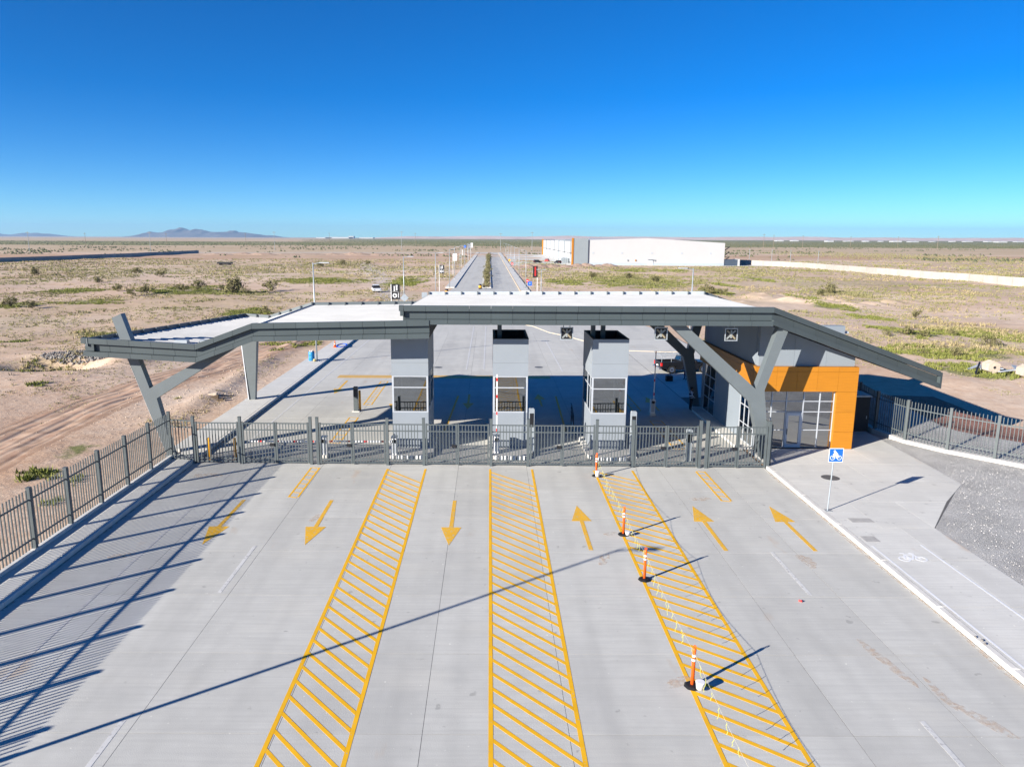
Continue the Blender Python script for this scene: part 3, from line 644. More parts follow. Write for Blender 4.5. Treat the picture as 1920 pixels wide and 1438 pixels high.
# ---------------------------------------------------------------- canopy
CF = 40.0
low_top = [(-22.12, 7.02), (-16.16, 6.70), (-12.98, 7.87), (-3.28, 8.08)]
up_top = [(-4.65, 8.87), (15.5, 8.86)]
canopy = thing('gate_canopy', 'long folded grey canopy with white roof spanning the entrance lanes', 'canopy', (0, 47, 0))
def split(p, q, w):
    n_ = max(1, round(math.dist(p, q) / w)); return [(tuple(a + (b_ - a) * k / n_ for a, b_ in zip(p, q)), tuple(a + (b_ - a) * (k + 1) / n_ for a, b_ in zip(p, q))) for k in range(n_)]
def fpanel(name, p, q, t0, t1, d0, d1, m='grey_panel', gap=.007, lean=0.0):
    # p, q: (x, y, ztop) along the front edge; t0 > t1 distances below the top; d0, d1 front and back offsets along +y
    p = Vector(p); q = Vector(q); u = (q - p).normalized(); p = p + u * gap; q = q - u * gap
    nrm = Vector((-u.y, u.x, 0)).normalized()
    def pt(s, t, d): return tuple(s + nrm * d + Vector((0, 0, -t)))
    return part(name, MB().hexa([pt(p, t1, d0), pt(q, t1, d0), pt(q, t1, d1), pt(p, t1, d1), pt(p, t0, d0), pt(q, t0, d0), pt(q, t0, d1), pt(p, t0, d1)]), m, canopy)
def fascia(pts, H=1.0, w=1.17, top=.30, bot=.27, end0=True, end1=True):
    for a, b_ in zip(pts, pts[1:]):
        for p, q in split(a, b_, w):
            fpanel('top_fascia_panel', p, q, 0, top, 0, .22); fpanel('web_panel', p, q, top + .012, H - bot - .012, .24, .30); fpanel('bottom_fascia_panel', p, q, H - bot, H, 0, .22)
fascia([(x, CF - .045, z) for x, z in low_top])
fascia([(x, CF, z) for x, z in up_top], H=1.03)
wing = [(15.5, CF, 8.86), (26.45, 42.4, 4.93)]
fascia(wing, H=.97, w=1.5)
# end returns of the fascia
part('end_cap', MB().box(-22.37, -22.128, CF - .04, CF + .25, 6.73, 7.03).box(-22.32, -22.128, CF, CF + .25, 6.03, 6.29).box(-22.2, -21.72, CF + .03, CF + .235, 6.305, 6.715), 'grey_panel', canopy); part('end_recess_shade', MB().box(-21.71, -21.42, CF + .225, CF + .238, 6.31, 6.70), 'black', canopy)  # black plate beside the cap stands in for the shade of a hollow
part('end_cap', MB().box(-4.92, -4.67, CF, CF + .3, 8.57, 8.88).box(-4.86, -4.67, CF + .02, CF + .3, 8.30, 8.56), 'grey_panel', canopy); part('side_fascia', MB().hexa([(-4.74, CF + .31, 7.86), (-4.66, CF + .31, 7.86), (-4.41, 53.7, 7.72), (-4.49, 53.7, 7.72), (-4.74, CF + .31, 8.62), (-4.66, CF + .31, 8.62), (-4.41, 53.7, 8.39), (-4.49, 53.7, 8.39)]), 'grey_panel', canopy)
part('end_cap', MB().hexa([(26.46, 42.41, 3.95), (26.6, 42.45, 3.9), (26.55, 42.75, 3.9), (26.4, 42.7, 3.95), (26.46, 42.41, 4.9), (26.6, 42.45, 4.85), (26.55, 42.75, 4.85), (26.4, 42.7, 4.9)]), 'grey_panel', canopy)
# structural body: lofted between the front and the back profiles
low_back = [(-18.6, 56.0, 6.77), (-16.55, 55.3, 6.72), (-12.94, 53.8, 7.83), (-3.3, 53.8, 7.98)]
up_back = [(-4.4, 53.8, 8.64), (15.6, 53.8, 8.74)]
wing_back = [(15.6, 53.8, 8.74), (27.0, 56.5, 5.0)]
def body(front, back, H, name):
    mb = MB(); core = .27
    for i in range(len(front) - 1):
        a, b_ = front[i], front[i + 1]; c, d = back[i], back[i + 1]
        mb.hexa([(a[0], a[1] + core, a[2] - H + .02), (b_[0], b_[1] + core, b_[2] - H + .02), (d[0], d[1] - .1, d[2] - H + .1), (c[0], c[1] - .1, c[2] - H + .1),
                 (a[0], a[1] + core, a[2] - .33), (b_[0], b_[1] + core, b_[2] - .33), (d[0], d[1] - .1, d[2] - .33), (c[0], c[1] - .1, c[2] - .33)])
    return part(name, mb, 'core', canopy)
lf = [(x, CF, z) for x, z in low_top]; uf = [(x, CF, z) for x, z in up_top]
body(lf, low_back, 1.0, 'lower_roof_deck'); body(uf, up_back, 1.03, 'upper_roof_deck'); body(wing, wing_back, .97, 'sloped_roof_deck')
def sheet(name, a, b_, d, c, nrib=34, base=.24, inset=.25):     # ribbed white roofing: ribs run along x, spaced along y
    vs = []; fs = []
    prof = []
    for k in range(nrib):
        t = k / nrib; w = 1 / nrib
        prof += [(t, 0), (t + w * .62, 0), (t + w * .70, .03), (t + w * .92, .03)]
    prof.append((1, 0))
    a, b_, c, d = map(Vector, (a, b_, c, d)); off = Vector((0, 0, -base))
    a = a + Vector((0, inset, 0)); b_ = b_ + Vector((0, inset, 0))
    for t, h in prof:
        vs += [a.lerp(d, t) + off + Vector((0, 0, h)), b_.lerp(c, t) + off + Vector((0, 0, h))]
    for i in range(len(prof) - 1): fs.append((2 * i, 2 * i + 1, 2 * i + 3, 2 * i + 2))
    return part(name, MB().add(vs, fs), 'roof', canopy)
for i in range(3): sheet('roof_sheet', lf[i], lf[i + 1], low_back[i], low_back[i + 1])
sheet('roof_sheet', uf[0], uf[1], up_back[0], up_back[1]); sheet('roof_sheet', wing[0], wing[1], wing_back[0], wing_back[1])
def parapet(p, q, h=.36, th=.06, w=1.15, br='bracket', side=-1, m='grey_steel'):
    for a, b_ in split(p, q, w):
        a = Vector(a); b_ = Vector(b_); u = (b_ - a).normalized(); nn = Vector((-u.y, u.x, 0)).normalized(); a2 = a + u * .006; b2 = b_ - u * .006
        part('parapet_panel', MB().hexa([tuple(a2 + Vector((0, 0, -h))), tuple(b2 + Vector((0, 0, -h))), tuple(b2 + nn * th + Vector((0, 0, -h))), tuple(a2 + nn * th + Vector((0, 0, -h))), tuple(a2), tuple(b2), tuple(b2 + nn * th), tuple(a2 + nn * th)]), m, canopy)
        c = a + nn * (-.10 if side < 0 else .16)
        part('bracket', MB().box(c.x - .03, c.x + .03, c.y - .05, c.y + .05, c.z - h - .02, c.z + .01), 'grey_steel', canopy)
parapet(up_back[0], up_back[1], .42, m=mat('sunlit_parapet', (.42, .46, .49), .6))  # paler than the other parapets: sunlight on this face put into its colour
for i in range(3): parapet(low_back[i], low_back[i + 1], .36)
parapet(lf[0], low_back[0], .42, side=-1)
parapet(wing_back[0], wing_back[1], .3)
part('ridge_flashing', MB().path([(lf[2][0], CF + .3, lf[2][2] - .2), (low_back[2][0], low_back[2][1] - .1, low_back[2][2] - .2)], .05, 6), 'roof', canopy)
part('vent_cap', MB().box(-17.9, -17.2, 41.5, 41.9, 6.55, 6.72).box(-16.8, -16.2, 42.2, 42.5, 6.5, 6.62), 'galv', canopy)
# columns
def ycol(name, poly, y0, d, label):
    t = thing(name, label, 'column', (poly[0][0], y0, 0)); part('shaft', MB().prism(poly, y0, y0 + d), 'grey_steel', t)
    bx = [p for p in poly if p[1] < .2]; x0 = min(p[0] for p in bx); x1 = max(p[0] for p in bx)
    part('base_plate', MB().box(x0 - .12, x1 + .12, y0 - .1, y0 + d + .1, 0.0, .03), 'galv', t)
    return t
ycol('forked_column', [(-18.66, 0), (-18.3, 0), (-19.0, 3.42), (-14.0, 6.55), (-14.5, 6.95), (-15.7, 6.0), (-19.36, 4.0), (-20.62, 8.25), (-21.15, 8.0)], 41.1, .5, 'grey forked steel column at the left end of the canopy by the fence')
def edge_strip(pts, y0, m='frame', w=.07):  # slim strip in a paler material along a column's left edge
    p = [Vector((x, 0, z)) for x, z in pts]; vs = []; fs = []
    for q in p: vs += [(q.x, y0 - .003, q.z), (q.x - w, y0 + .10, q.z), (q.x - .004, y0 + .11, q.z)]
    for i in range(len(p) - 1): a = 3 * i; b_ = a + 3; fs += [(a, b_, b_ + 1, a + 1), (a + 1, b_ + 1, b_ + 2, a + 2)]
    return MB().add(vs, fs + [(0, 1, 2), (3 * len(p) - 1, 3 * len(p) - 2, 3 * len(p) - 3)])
lc = [o for o in COL.objects if o.name.startswith('forked_column')][0]
part('pale_edge_strip', edge_strip([(-18.66, .02), (-20.55, 6.0)], 41.1), 'frame', lc)
ycol('forked_column', [(15.65, .1), (16.05, .1), (15.5, 4.15), (16.62, 7.7), (16.05, 7.8), (15.0, 4.22), (10.75, 7.9), (9.9, 7.9), (14.78, 3.4)], 40.55, .55, 'grey forked steel column in front of the orange office')
ycol('forked_column', [(15.42, 0), (15.85, 0), (15.2, 4.1), (15.85, 7.0), (15.2, 7.2), (14.74, 4.4), (12.1, 6.9), (10.5, 7.4), (14.42, 3.9)], 54.0, .5, 'dark forked column in the canopy shade beside the standing man')
t = thing('tapered_column', 'tapered grey column on the left walk under the rear canopy corner', 'column', (-18.2, 55.7, .18))
part('shaft', MB().hexa([(-18.5, 55.5, .18), (-18.05, 55.5, .18), (-18.05, 55.9, .18), (-18.5, 55.9, .18), (-18.85, 55.4, 5.1), (-17.65, 55.4, 5.1), (-17.65, 56.0, 5.1), (-18.85, 56.0, 5.1)]).box(-18.85, -17.4, 55.38, 56.02, 5.11, 5.85), 'grey_steel', t)
part('pale_edge_strip', edge_strip([(-18.5, .2), (-18.85, 5.1)], 55.42, w=.1), 'frame', t)
for x in (0.62, 6.25, 6.85): part('hanger_post', MB().box(x - .13, x + .13, 44.0, 44.26, 5.7, 7.95), 'grey_steel', canopy)
t = thing('wing_strut', 'pale grey strut carrying the low right wing of the canopy', 'strut', (22, 55, 5.5))
part('beam', MB().hexa([(20, 54.5, 4.4), (27, 55.8, 4.1), (27, 56.2, 4.1), (20, 54.9, 4.4), (20, 54.5, 4.75), (27, 55.8, 4.45), (27, 56.2, 4.45), (20, 54.9, 4.75)]), 'galv', t)
# lane signals
def signal(x, z, label):
    t = thing('lane_signal', label, 'signal', (x, 41.0, z - .33), 'lane signals under the canopy edge')
    part('housing', MB().box(x - .33, x + .33, 41.0, 41.18, z - .33, z + .33), 'black', t)
    fr = MB(); w = .05
    fr.box(x - .36, x + .36, 40.95, 41.0, z + .31, z + .36).box(x - .36, x + .36, 40.95, 41.0, z - .36, z - .31).box(x - .36, x - .31, 40.95, 41.0, z - .309, z + .309).box(x + .31, x + .36, 40.95, 41.0, z - .309, z + .309)
    part('bezel', fr, 'galv', t)
    def bar(p, q, wd=.045):
        p = Vector((p[0], 0, p[1])); q = Vector((q[0], 0, q[1])); u = (q - p).normalized(); nn = Vector((-u.z, 0, u.x)) * wd
        return [(v.x, v.z) for v in (p - nn, q - nn, q + nn, p + nn)]
    c = mat('unlit_led_strip', (.24, .26, .26), .5, .1, 20); c2 = mat('unlit_amber_strip', (.26, .22, .15), .5, .1, 20)
    part('cross_stroke', MB().prism(bar((x - .24, z - .25), (x + .24, z + .23)), 40.984, 40.996), c, t)
    part('cross_stroke', MB().prism(bar((x - .24, z + .23), (x + .24, z - .25)), 40.976, 40.982), c2, t)
    part('arrow_stroke', MB().prism(bar((x, z + .25), (x, z - .2)), 40.968, 40.974), c, t)
    [part('drop_bracket', MB().box(x + q - .02, x + q + .02, 41.06, 41.1, z + .34, 8.0), 'galv', t) for q in (-.18, .18)]
signal(4.34, 7.26, 'square lane signal with crossed bars nearest the rightmost booth'); signal(9.62, 7.28, 'square lane signal with crossed bars in front of the forked column arm'); signal(13.55, 7.24, 'square lane signal with crossed bars against the grey office wall')

# ---------------------------------------------------------------- booths
def booth(x0, x1, y0, y1, ztop, label, opentop):
    cx = (x0 + x1) / 2
    t = thing('toll_booth', label, 'booth', (cx, (y0 + y1) / 2, 0), 'pale grey toll booths between the lanes')
    isl = part('island', MB().prism([(x0 - .32, y0 - .9), (x0 + .1, y0 - 1.75), (x1 - .1, y0 - 1.75), (x1 + .32, y0 - .9), (x1 + .32, y1 + 3), (x0 - .32, y1 + 3)], -.02, .2, 'z'), 'kerb', t)
    for k in range(7):
        xa = x0 + .12 + k * (x1 - x0 - .24) / 7; part('nose_block', MB().bevbox(xa, xa + .17, y0 - 1.87, y0 - 1.755, 0, .26, .02), 'white', isl)
    w = .09
    def shell(z0, z1, m, nm, o=0):
        mb = MB().box(x0 - o, x1 + o, y0 - o, y0 - o + w, z0, z1).box(x0 - o, x1 + o, y1 + o - w, y1 + o, z0, z1).box(x0 - o, x0 - o + w, y0 - o + w, y1 + o - w, z0, z1).box(x1 + o - w, x1 + o, y0 - o + w, y1 + o - w, z0, z1)
        return part(nm, mb, m, t)
    shell(.2, 1.3, 'booth', 'lower_wall_panel'); shell(1.308, 2.36, 'booth', 'lower_wall_panel')
    shell(4.56, 5.33, 'booth', 'upper_wall_panel', .02); shell(5.338, ztop, 'booth', 'upper_wall_panel', .02)
    part('floor', MB().box(x0 + .1, x1 - .1, y0 + .1, y1 - .1, 1.0, 1.06), 'darkint', t); part('ceiling', MB().box(x0 + .1, x1 - .1, y0 + .1, y1 - .1, 4.6, 4.7), 'soffit', t)
    if opentop:
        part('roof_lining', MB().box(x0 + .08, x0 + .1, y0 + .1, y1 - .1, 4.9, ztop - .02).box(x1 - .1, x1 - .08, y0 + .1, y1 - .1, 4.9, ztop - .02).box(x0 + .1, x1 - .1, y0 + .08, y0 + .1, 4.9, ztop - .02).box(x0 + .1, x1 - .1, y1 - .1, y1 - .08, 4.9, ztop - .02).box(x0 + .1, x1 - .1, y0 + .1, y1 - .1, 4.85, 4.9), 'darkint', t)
        part('coping', MB().box(x0 - .03, x1 + .03, y0 - .03, y0 + .1, ztop + .003, ztop + .03).box(x0 - .03, x1 + .03, y1 - .1, y1 + .03, ztop + .003, ztop + .03).box(x0 - .03, x0 + .1, y0 + .1, y1 - .1, ztop + .003, ztop + .03).box(x1 - .1, x1 + .03, y0 + .1, y1 - .1, ztop + .003, ztop + .03), 'black', t)
    # window band
    zs = (2.36, 3.86, 4.56)
    for (px, py) in ((x0, y0), (x1 - .1, y0), (x0, y1 - .1), (x1 - .1, y1 - .1)): part('corner_post', MB().box(px, px + .1, py, py + .1, 2.36, 4.56), 'frame', t)
    for ya, yb in ((y0, y0 + .07), (y1 - .07, y1)):
        fr = part('window_frame', MB().box(x0 + .1, x1 - .1, ya, yb, 2.361, 2.43).box(x0 + .1, x1 - .1, ya, yb, 3.83, 3.89).box(x0 + .1, x1 - .1, ya, yb, 4.49, 4.559), 'frame', t)
        for za, zb in ((2.43, 3.83), (3.89, 4.49)): part('pane', MB().box(x0 + .1, x1 - .1, ya + .03, ya + .045, za, zb), 'glass', fr)
    ys = [y0 + .1, y0 + .75, y0 + 1.9, y1 - .1]
    for xa, xb in ((x0, x0 + .07), (x1 - .07, x1)):
        fr = part('window_frame', MB().box(xa, xb, ys[0], ys[-1], 2.361, 2.43).box(xa, xb, ys[0], ys[-1], 3.83, 3.89).box(xa, xb, ys[0], ys[-1], 4.49, 4.559), 'frame', t)
        for yv in ys[1:-1]: part('mullion', MB().box(xa, xb, yv - .03, yv + .03, 2.431, 3.829).box(xa, xb, yv - .03, yv + .03, 3.891, 4.489), 'frame', fr)
        for a, b_ in zip(ys, ys[1:]):
            for za, zb in ((2.43, 3.83), (3.89, 4.49)): part('pane', MB().box(xa + .03, xa + .045, a + .03, b_ - .03, za, zb), 'glass', fr)
    part('counter', MB().box(x0 + .1, x1 - .1, y0 + .5, y0 + 1.0, 2.0, 2.06), 'frame', t)
    return t
booth(-5.7, -3.58, 42.38, 46.6, 7.02, 'leftmost pale booth whose tower runs up into the canopy', False)
booth(.24, 2.27, 42.4, 46.65, 6.74, 'middle pale booth with open dark top and raised red-white arm', True)
booth(6.0, 8.06, 42.15, 46.2, 6.78, 'rightmost pale booth with open dark top and two hanger posts', True)
t = thing('booth_handrail', 'black zigzag stair handrail on the left flank of the rightmost booth', 'handrail', (5.5, 46.8, .2))
for z in (.5, .8, 1.1): part('rail_bar', MB().path([(5.55, 46.9, z), (5.55, 48.2, z + .45), (5.55, 48.6, z + .45)], .03, 6), 'black', t)
for y in (46.9, 48.2): part('baluster', MB().tube((5.55, y, .2), (5.55, y, 1.55 if y > 47 else 1.12), .03, n=6), 'black', t)

# ---------------------------------------------------------------- office on the right
of = thing('gate_office', 'gatehouse office with orange cladding band and dark glass storefront', 'building', (18.8, 48, 0))
W0, W1, F0, B0 = 15.92, 21.62, 42.72, 54.0
wall = part('wall', MB().box(W0 + .02, W1, F0 + .35, B0, .1, 5.1), 'wallgrey', of)
# cladding panels of the west wall between the two glazed bays, and around
def wp(y0, y1, z0, z1): return part('wall_panel', MB().box(W0 - .03, W0 + .019, y0 + .006, y1 - .006, z0 + .006, z1 - .006), 'wallgrey', of)
for y0, y1 in ((45.45, 48.0), (48.0, 50.6)): wp(y0, y1, .12, 3.64)
wp(53.35, 54.0, .12, 3.64)
up = []
for i, (xa, xb) in enumerate(((W0, 18.0), (18.0, 19.9), (19.9, W1))):
    def zt(x): return min(7.8, 8.86 - .97 - (x - 15.5) * (3.77 / 10.4)) - .02
    part('upper_wall_panel', MB().prism([(xa + .005, 5.135), (xb - .005, 5.135), (xb - .005, zt(xb)), (xa + .005, zt(xa))], F0 + .2, F0 + .349 + .3), 'wallgrey', of)
for y0, y1 in ((F0 + .36, 46.4), (46.4, 50.2), (50.2, B0)): part('upper_wall_panel', MB().box(W0 - .02, W0 + .3, y0 + .3 if y0 < 44 else y0 + .005, y1 - .005, 5.135, 7.72), 'wallgrey', of)
part('roof_slab', MB().prism([(W0 + .31, 5.11), (W1 - .02, 5.11), (W1 - .02, 5.4), (W0 + .31, 7.3)], F0 + .7, B0 - .1), 'wallgrey', of)
# orange band and pier
xs = [15.66, 16.95, 18.15, 19.36, 20.58, 21.76]
for xa, xb in zip(xs, xs[1:]):
    part('orange_panel', MB().box(xa + .005, xb - .005, F0 - .12, F0 + .19, 4.86, 5.13), 'orange', of); part('orange_panel', MB().box(xa + .005, xb - .005, F0 - .12, F0 + .19, 3.66, 4.848), 'orange', of)
for za, zb in ((.16, 1.2), (1.212, 2.4), (2.412, 3.648)): part('orange_panel', MB().box(20.58, 21.755, F0 - .12, F0 + .34, za, zb), 'orange', of)
part('orange_panel', MB().box(21.70, 21.755, F0 + .345, 46, .16, 5.12), 'orange', of)
yv = [F0 + .2, 44.9, 47.2, 49.5, 51.8, B0]
for ya, yb in zip(yv, yv[1:]): part('orange_panel', MB().box(15.66, W0 - .035, ya + .005, yb - .005, 3.66, 4.848), 'orange', of); part('orange_panel', MB().box(15.66, W0 - .035, ya + .005, yb - .005, 4.86, 5.13), 'orange', of)
# front storefront
XM = [15.95, 16.86, 17.74, 18.76, 19.72, 20.57]; ZM = [.16, 1.26, 2.38, 3.02, 3.64]
yf = F0 + .12
sf = part('storefront_frame', MB(), 'frame', of) if False else None
fm = MB()
for x in XM: fm.box(x - .025, x + .025, yf, yf + .1, .16, 3.65)
fr = part('storefront_frame', fm, 'frame', of)
for a, b_ in zip(XM, XM[1:]):
    door = abs(a - 17.74) < .01
    for z in ZM:
        if door and z in (1.26,): continue
        part('transom', MB().box(a + .031, b_ - .031, yf + .005, yf + .095, z - (.022 if z > .2 else 0), z + .022), 'frame', fr)
    for za, zb in zip(ZM, ZM[1:]):
        if door and zb <= 2.4: continue
        part('pane', MB().box(a + .032, b_ - .032, yf + .05, yf + .062, za + .03, zb - .03), 'glass_dark', fr)
dr = part('glazed_door', MB().box(17.78, 17.92, yf - .03, yf + .05, .18, 2.33).box(18.58, 18.72, yf - .03, yf + .05, .18, 2.33).box(17.921, 18.579, yf - .03, yf + .05, 2.15, 2.33).box(17.921, 18.579, yf - .03, yf + .05, .18, .40), 'frame', of)
part('pane', MB().box(17.921, 18.579, yf, yf + .012, .401, 2.149), 'glass_dark', dr); part('handle', MB().box(17.86, 17.89, yf - .09, yf - .06, 1.0, 1.35).box(17.865, 17.885, yf - .06, yf - .03, 1.02, 1.05).box(17.865, 17.885, yf - .06, yf - .03, 1.3, 1.33), 'black', dr)
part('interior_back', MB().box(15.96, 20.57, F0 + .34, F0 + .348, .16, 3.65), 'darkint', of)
# west glazing: bay beside the corner and the tall bay at the rear
def westbay(y0, y1, cols, zs):
    fm = MB(); c = [y0 + (y1 - y0) * k / cols for k in range(cols + 1)]; xw = W0 - .06
    for y in c: fm.box(xw, xw + .07, y - .03, y + .03, .14, 3.64)
    fr = part('window_frame', fm, 'frame', of)
    for a, b_ in zip(c, c[1:]):
        for z in zs: part('transom', MB().box(xw + .004, xw + .066, a + .031, b_ - .031, z - .028, z + .028), 'frame', fr)
        for za, zb in zip(zs, zs[1:]): part('pane', MB().box(xw + .03, xw + .042, a + .032, b_ - .032, za + .029, zb - .029), 'glass_dark', fr)
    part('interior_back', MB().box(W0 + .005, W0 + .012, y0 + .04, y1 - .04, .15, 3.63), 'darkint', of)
westbay(F0 + .25, 45.4, 3, [.17, 1.25, 2.38, 3.02, 3.6]); westbay(50.65, 53.3, 2, [.17, 1.2, 2.0, 2.8, 3.6])
part('step', MB().bevbox(15.0, 15.9, 42.9, 54.0, 0, .14, .02), 'kerb', of)
# rear plant block seen over the sloping canopy
rb = thing('roof_plant_box', 'pale grey plant box peeking above the sloping canopy', 'plant box', (26.2, 56, 4.6))
part('casing', MB().box(25.4, 27.0, 55.6, 56.3, 4.7, 6.05), 'wallgrey', rb); part('side_pipe', MB().box(27.01, 27.4, 55.8, 56.1, 5.45, 5.6), 'frame', rb)
# dark cabinets behind the office corner
def cabinet(x0, x1, y0, y1, z1, label):
    t = thing('service_cabinet', label, 'cabinet', ((x0 + x1) / 2, (y0 + y1) / 2, .15))
    part('body', MB().bevbox(x0, x1, y0, y1, .15, z1, .03), 'black', t); part('lid', MB().bevbox(x0 - .05, x1 + .05, y0 - .05, y1 + .05, z1, z1 + .12, .03), 'galv', t)
    part('door_panel', MB().box(x0 + .08, x1 - .08, y0 - .02, y0 - .002, .3, z1 - .1), 'darkint', t)
    part('latch', MB().box(x1 - .2, x1 - .16, y0 - .04, y0 - .021, 1.0, 1.2), 'galv', t)
cabinet(22.8, 24.85, 46.8, 48.2, 2.45, 'nearer of two black service cabinets in shade right of the orange wall'); cabinet(22.8, 25.2, 49.8, 51.4, 3.65, 'farther and taller black service cabinet behind the orange wall')

# ---------------------------------------------------------------- gates and fences
def pmesh(name, mb, m): me = meshof(name, mb); me.materials.append(M[m]); return me
PK_GATE = pmesh('picket', MB().box(-.02, .02, -.02, .02, 0, 2.26), 'fence')
PK_FENCE = pmesh('picket', MB().box(-.02, .02, -.02, .02, 0, 2.38), 'fence')
POST_T = pmesh('post', MB().box(-.075, .075, -.075, .075, 0, 2.68).box(-.085, .085, -.085, .085, 2.681, 2.71), 'fence')
def gy(x): return 39.77 + (x + 16.65) * (39.2 - 39.77) / 32.2
GA = math.atan2(39.2 - 39.77, 32.2)
gpx = {}
def gate_post(x, label, y=None, z=0):
    o = link('gate_post', POST_T, None, None, (x, gy(x) if y is None else y, z), GA); return tag(o, label, 'gate post', 'posts of the picket gates')
def panel(x0, x1, label, name='gate_leaf', cat='gate', stiles=True, z=.1, p0=None, p1=None, h=2.26, rails=None, pk=.172, latch=False):
    p0 = Vector(p0 or (x0, gy(x0), 0)); p1 = Vector(p1 or (x1, gy(x1), 0)); L = (p1 - p0).length; a = math.atan2(p1.y - p0.y, p1.x - p0.x)
    t = thing(name, label, cat, (p0.x, p0.y, z), 'picket gate leaves across the lanes' if cat == 'gate' else 'fixed picket panels between the gates', a)
    for zr in (rails or (2.24, 1.86, .22, .03)): part('rail', MB().box(0.0, L, -.028, .028, zr - .028, zr + .028), 'fence', t, local=True)
    if stiles:
        for xs_ in (0.0, L - .09): part('stile', MB().box(xs_, xs_ + .09, -.045, .045, -.04, h + .04), 'fence', t, local=True)
    n_ = max(2, round((L - .18) / pk))
    for k in range(1, n_): link('picket', PK_GATE, None, t, (.09 + (L - .18) * k / n_, 0, 0))
    if latch: part('latch', MB().box(L - .3, L - .06, -.1, -.046, .95, 1.12), 'black', t, local=True)
    return t
def gpair(x0, x1, where):
    xm = (x0 + x1) / 2
    panel(x0 + .11, xm - .012, 'left leaf of the picket gate ' + where, latch=True); panel(xm + .012, x1 - .11, 'right leaf of the picket gate ' + where)
G_ = [-13.87, -9.93, -9.55, -5.65, -3.62, .12, 2.18, 5.98, 7.98, 11.68, 12.05, 15.45]
plabel = ['at the left gate beside the yellow bollards', 'left of the pair between the two leftmost gates', 'right of the pair between the two leftmost gates', 'before the left edge of the leftmost booth', 'before the right edge of the leftmost booth',
          'before the left edge of the middle booth', 'before the right edge of the middle booth', 'before the left edge of the rightmost booth', 'before the right edge of the rightmost booth', 'left of the pair by the rightmost gate', 'right of the pair by the rightmost gate', 'at the right end by the office']
for x, s_ in zip(G_, plabel): gate_post(x, 'square dark gate post ' + s_)
gate_post(-16.5, 'square dark gate post standing on the left kerb'); 
gpair(G_[0], G_[1], 'in the leftmost lane by the bollards'); gpair(G_[2], G_[3], 'left of the leftmost booth'); gpair(G_[4], G_[5], 'between leftmost and middle booths'); gpair(G_[6], G_[7], 'between middle and rightmost booths'); gpair(G_[8], G_[9], 'right of the rightmost booth')
gpair(G_[10], G_[11], 'nearest the office')
panel(-16.38, -13.98, 'fixed picket panel between the kerb post and the bollard gate', 'fence_panel', 'fence panel')
for a, b_, s_ in ((3, 4, 'leftmost'), (5, 6, 'middle'), (7, 8, 'rightmost')): panel(G_[a] + .08, G_[b_] - .08, 'fixed picket panel in front of the %s booth' % s_, 'fence_panel', 'fence panel', stiles=False)
panel(0, 0, 'short picket panel on the walk beside the forked column', 'fence_panel', 'fence panel', False, .2, (-18.0, 40.0, 0), (-16.58, 39.78, 0), h=2.6)
panel(0, 0, 'side picket gate between the right gate post and the office door', 'pedestrian_gate', 'gate', True, .18, (15.62, 39.3, 0), (15.9, 42.4, 0), latch=True)
gate_post(15.95, 'square dark gate post against the office corner', 42.45, .1)
def fence(pts, z, label, h=2.38, pk=.132, mat_=None):
    t = thing('picket_fence', label, 'fence', (pts[0][0], pts[0][1], z))
    for (x0, y0), (x1, y1) in zip(pts, pts[1:]):
        L = math.hypot(x1 - x0, y1 - y0); a = math.atan2(y1 - y0, x1 - x0); o = Vector((x0 - pts[0][0], y0 - pts[0][1], 0))
        p = link('post', POST_T, None, t, o); p.rotation_euler = (0, 0, a); p.scale.z = .93
        for zr in (2.02, .42):
            r = part('rail', MB().box(.07, L - .07, -.025, .025, zr - .03, zr + .03), 'fence', t, local=True, loc=o); r.rotation_euler = (0, 0, a)
        n_ = round(L / pk)
        for k in range(1, n_):
            q = link('picket', PK_FENCE, None, t, o + Vector(((x1 - x0) * k / n_, (y1 - y0) * k / n_, .06))); q.rotation_euler = (random.uniform(-.004, .004), random.uniform(-.004, .004), a)
    p = link('post', POST_T, None, t, (pts[-1][0] - pts[0][0], pts[-1][1] - pts[0][1], 0)); p.scale.z = .93
    return t
fence([(-18.02, 40.2 - 2.55 * k) for k in range(0, 15)], .34, 'long grey picket fence on a low plinth along the left walk', pk=.196)
rf = [(26.3, 57), (26.1, 53.6), (25.75, 50), (25.35, 46.9), (25.85, 44.2), (27.15, 42.05), (28.75, 40.25), (30.4, 38.4), (32.0, 36.5), (33.6, 34.5)]
fence(rf, .32, 'curving grey picket fence on a pale kerb beside the gravel beds', pk=.196)
kb = tag(thing('gravel_kerb', 'pale concrete kerb curving under the right fence', 'kerb', (25, 46, 0)), kind='structure'); del kb['category']
def strip(pts, w0, w1):
    out = []
    for i, p in enumerate(pts):
        a = Vector(pts[max(0, i - 1)]); b_ = Vector(pts[min(len(pts) - 1, i + 1)]); u = (b_ - a).normalized(); nn = Vector((-u.y, u.x)); out.append((Vector(p) + nn * w0, Vector(p) + nn * w1))
    return out
st = strip([p for p in rf], -.2, .16)
for (a, b_), (c, d) in zip(st, st[1:]): part('kerb_stone', MB().prism([tuple(a), tuple(b_), tuple(d), tuple(c)], -.1, .32, 'z'), 'kerb', kb)

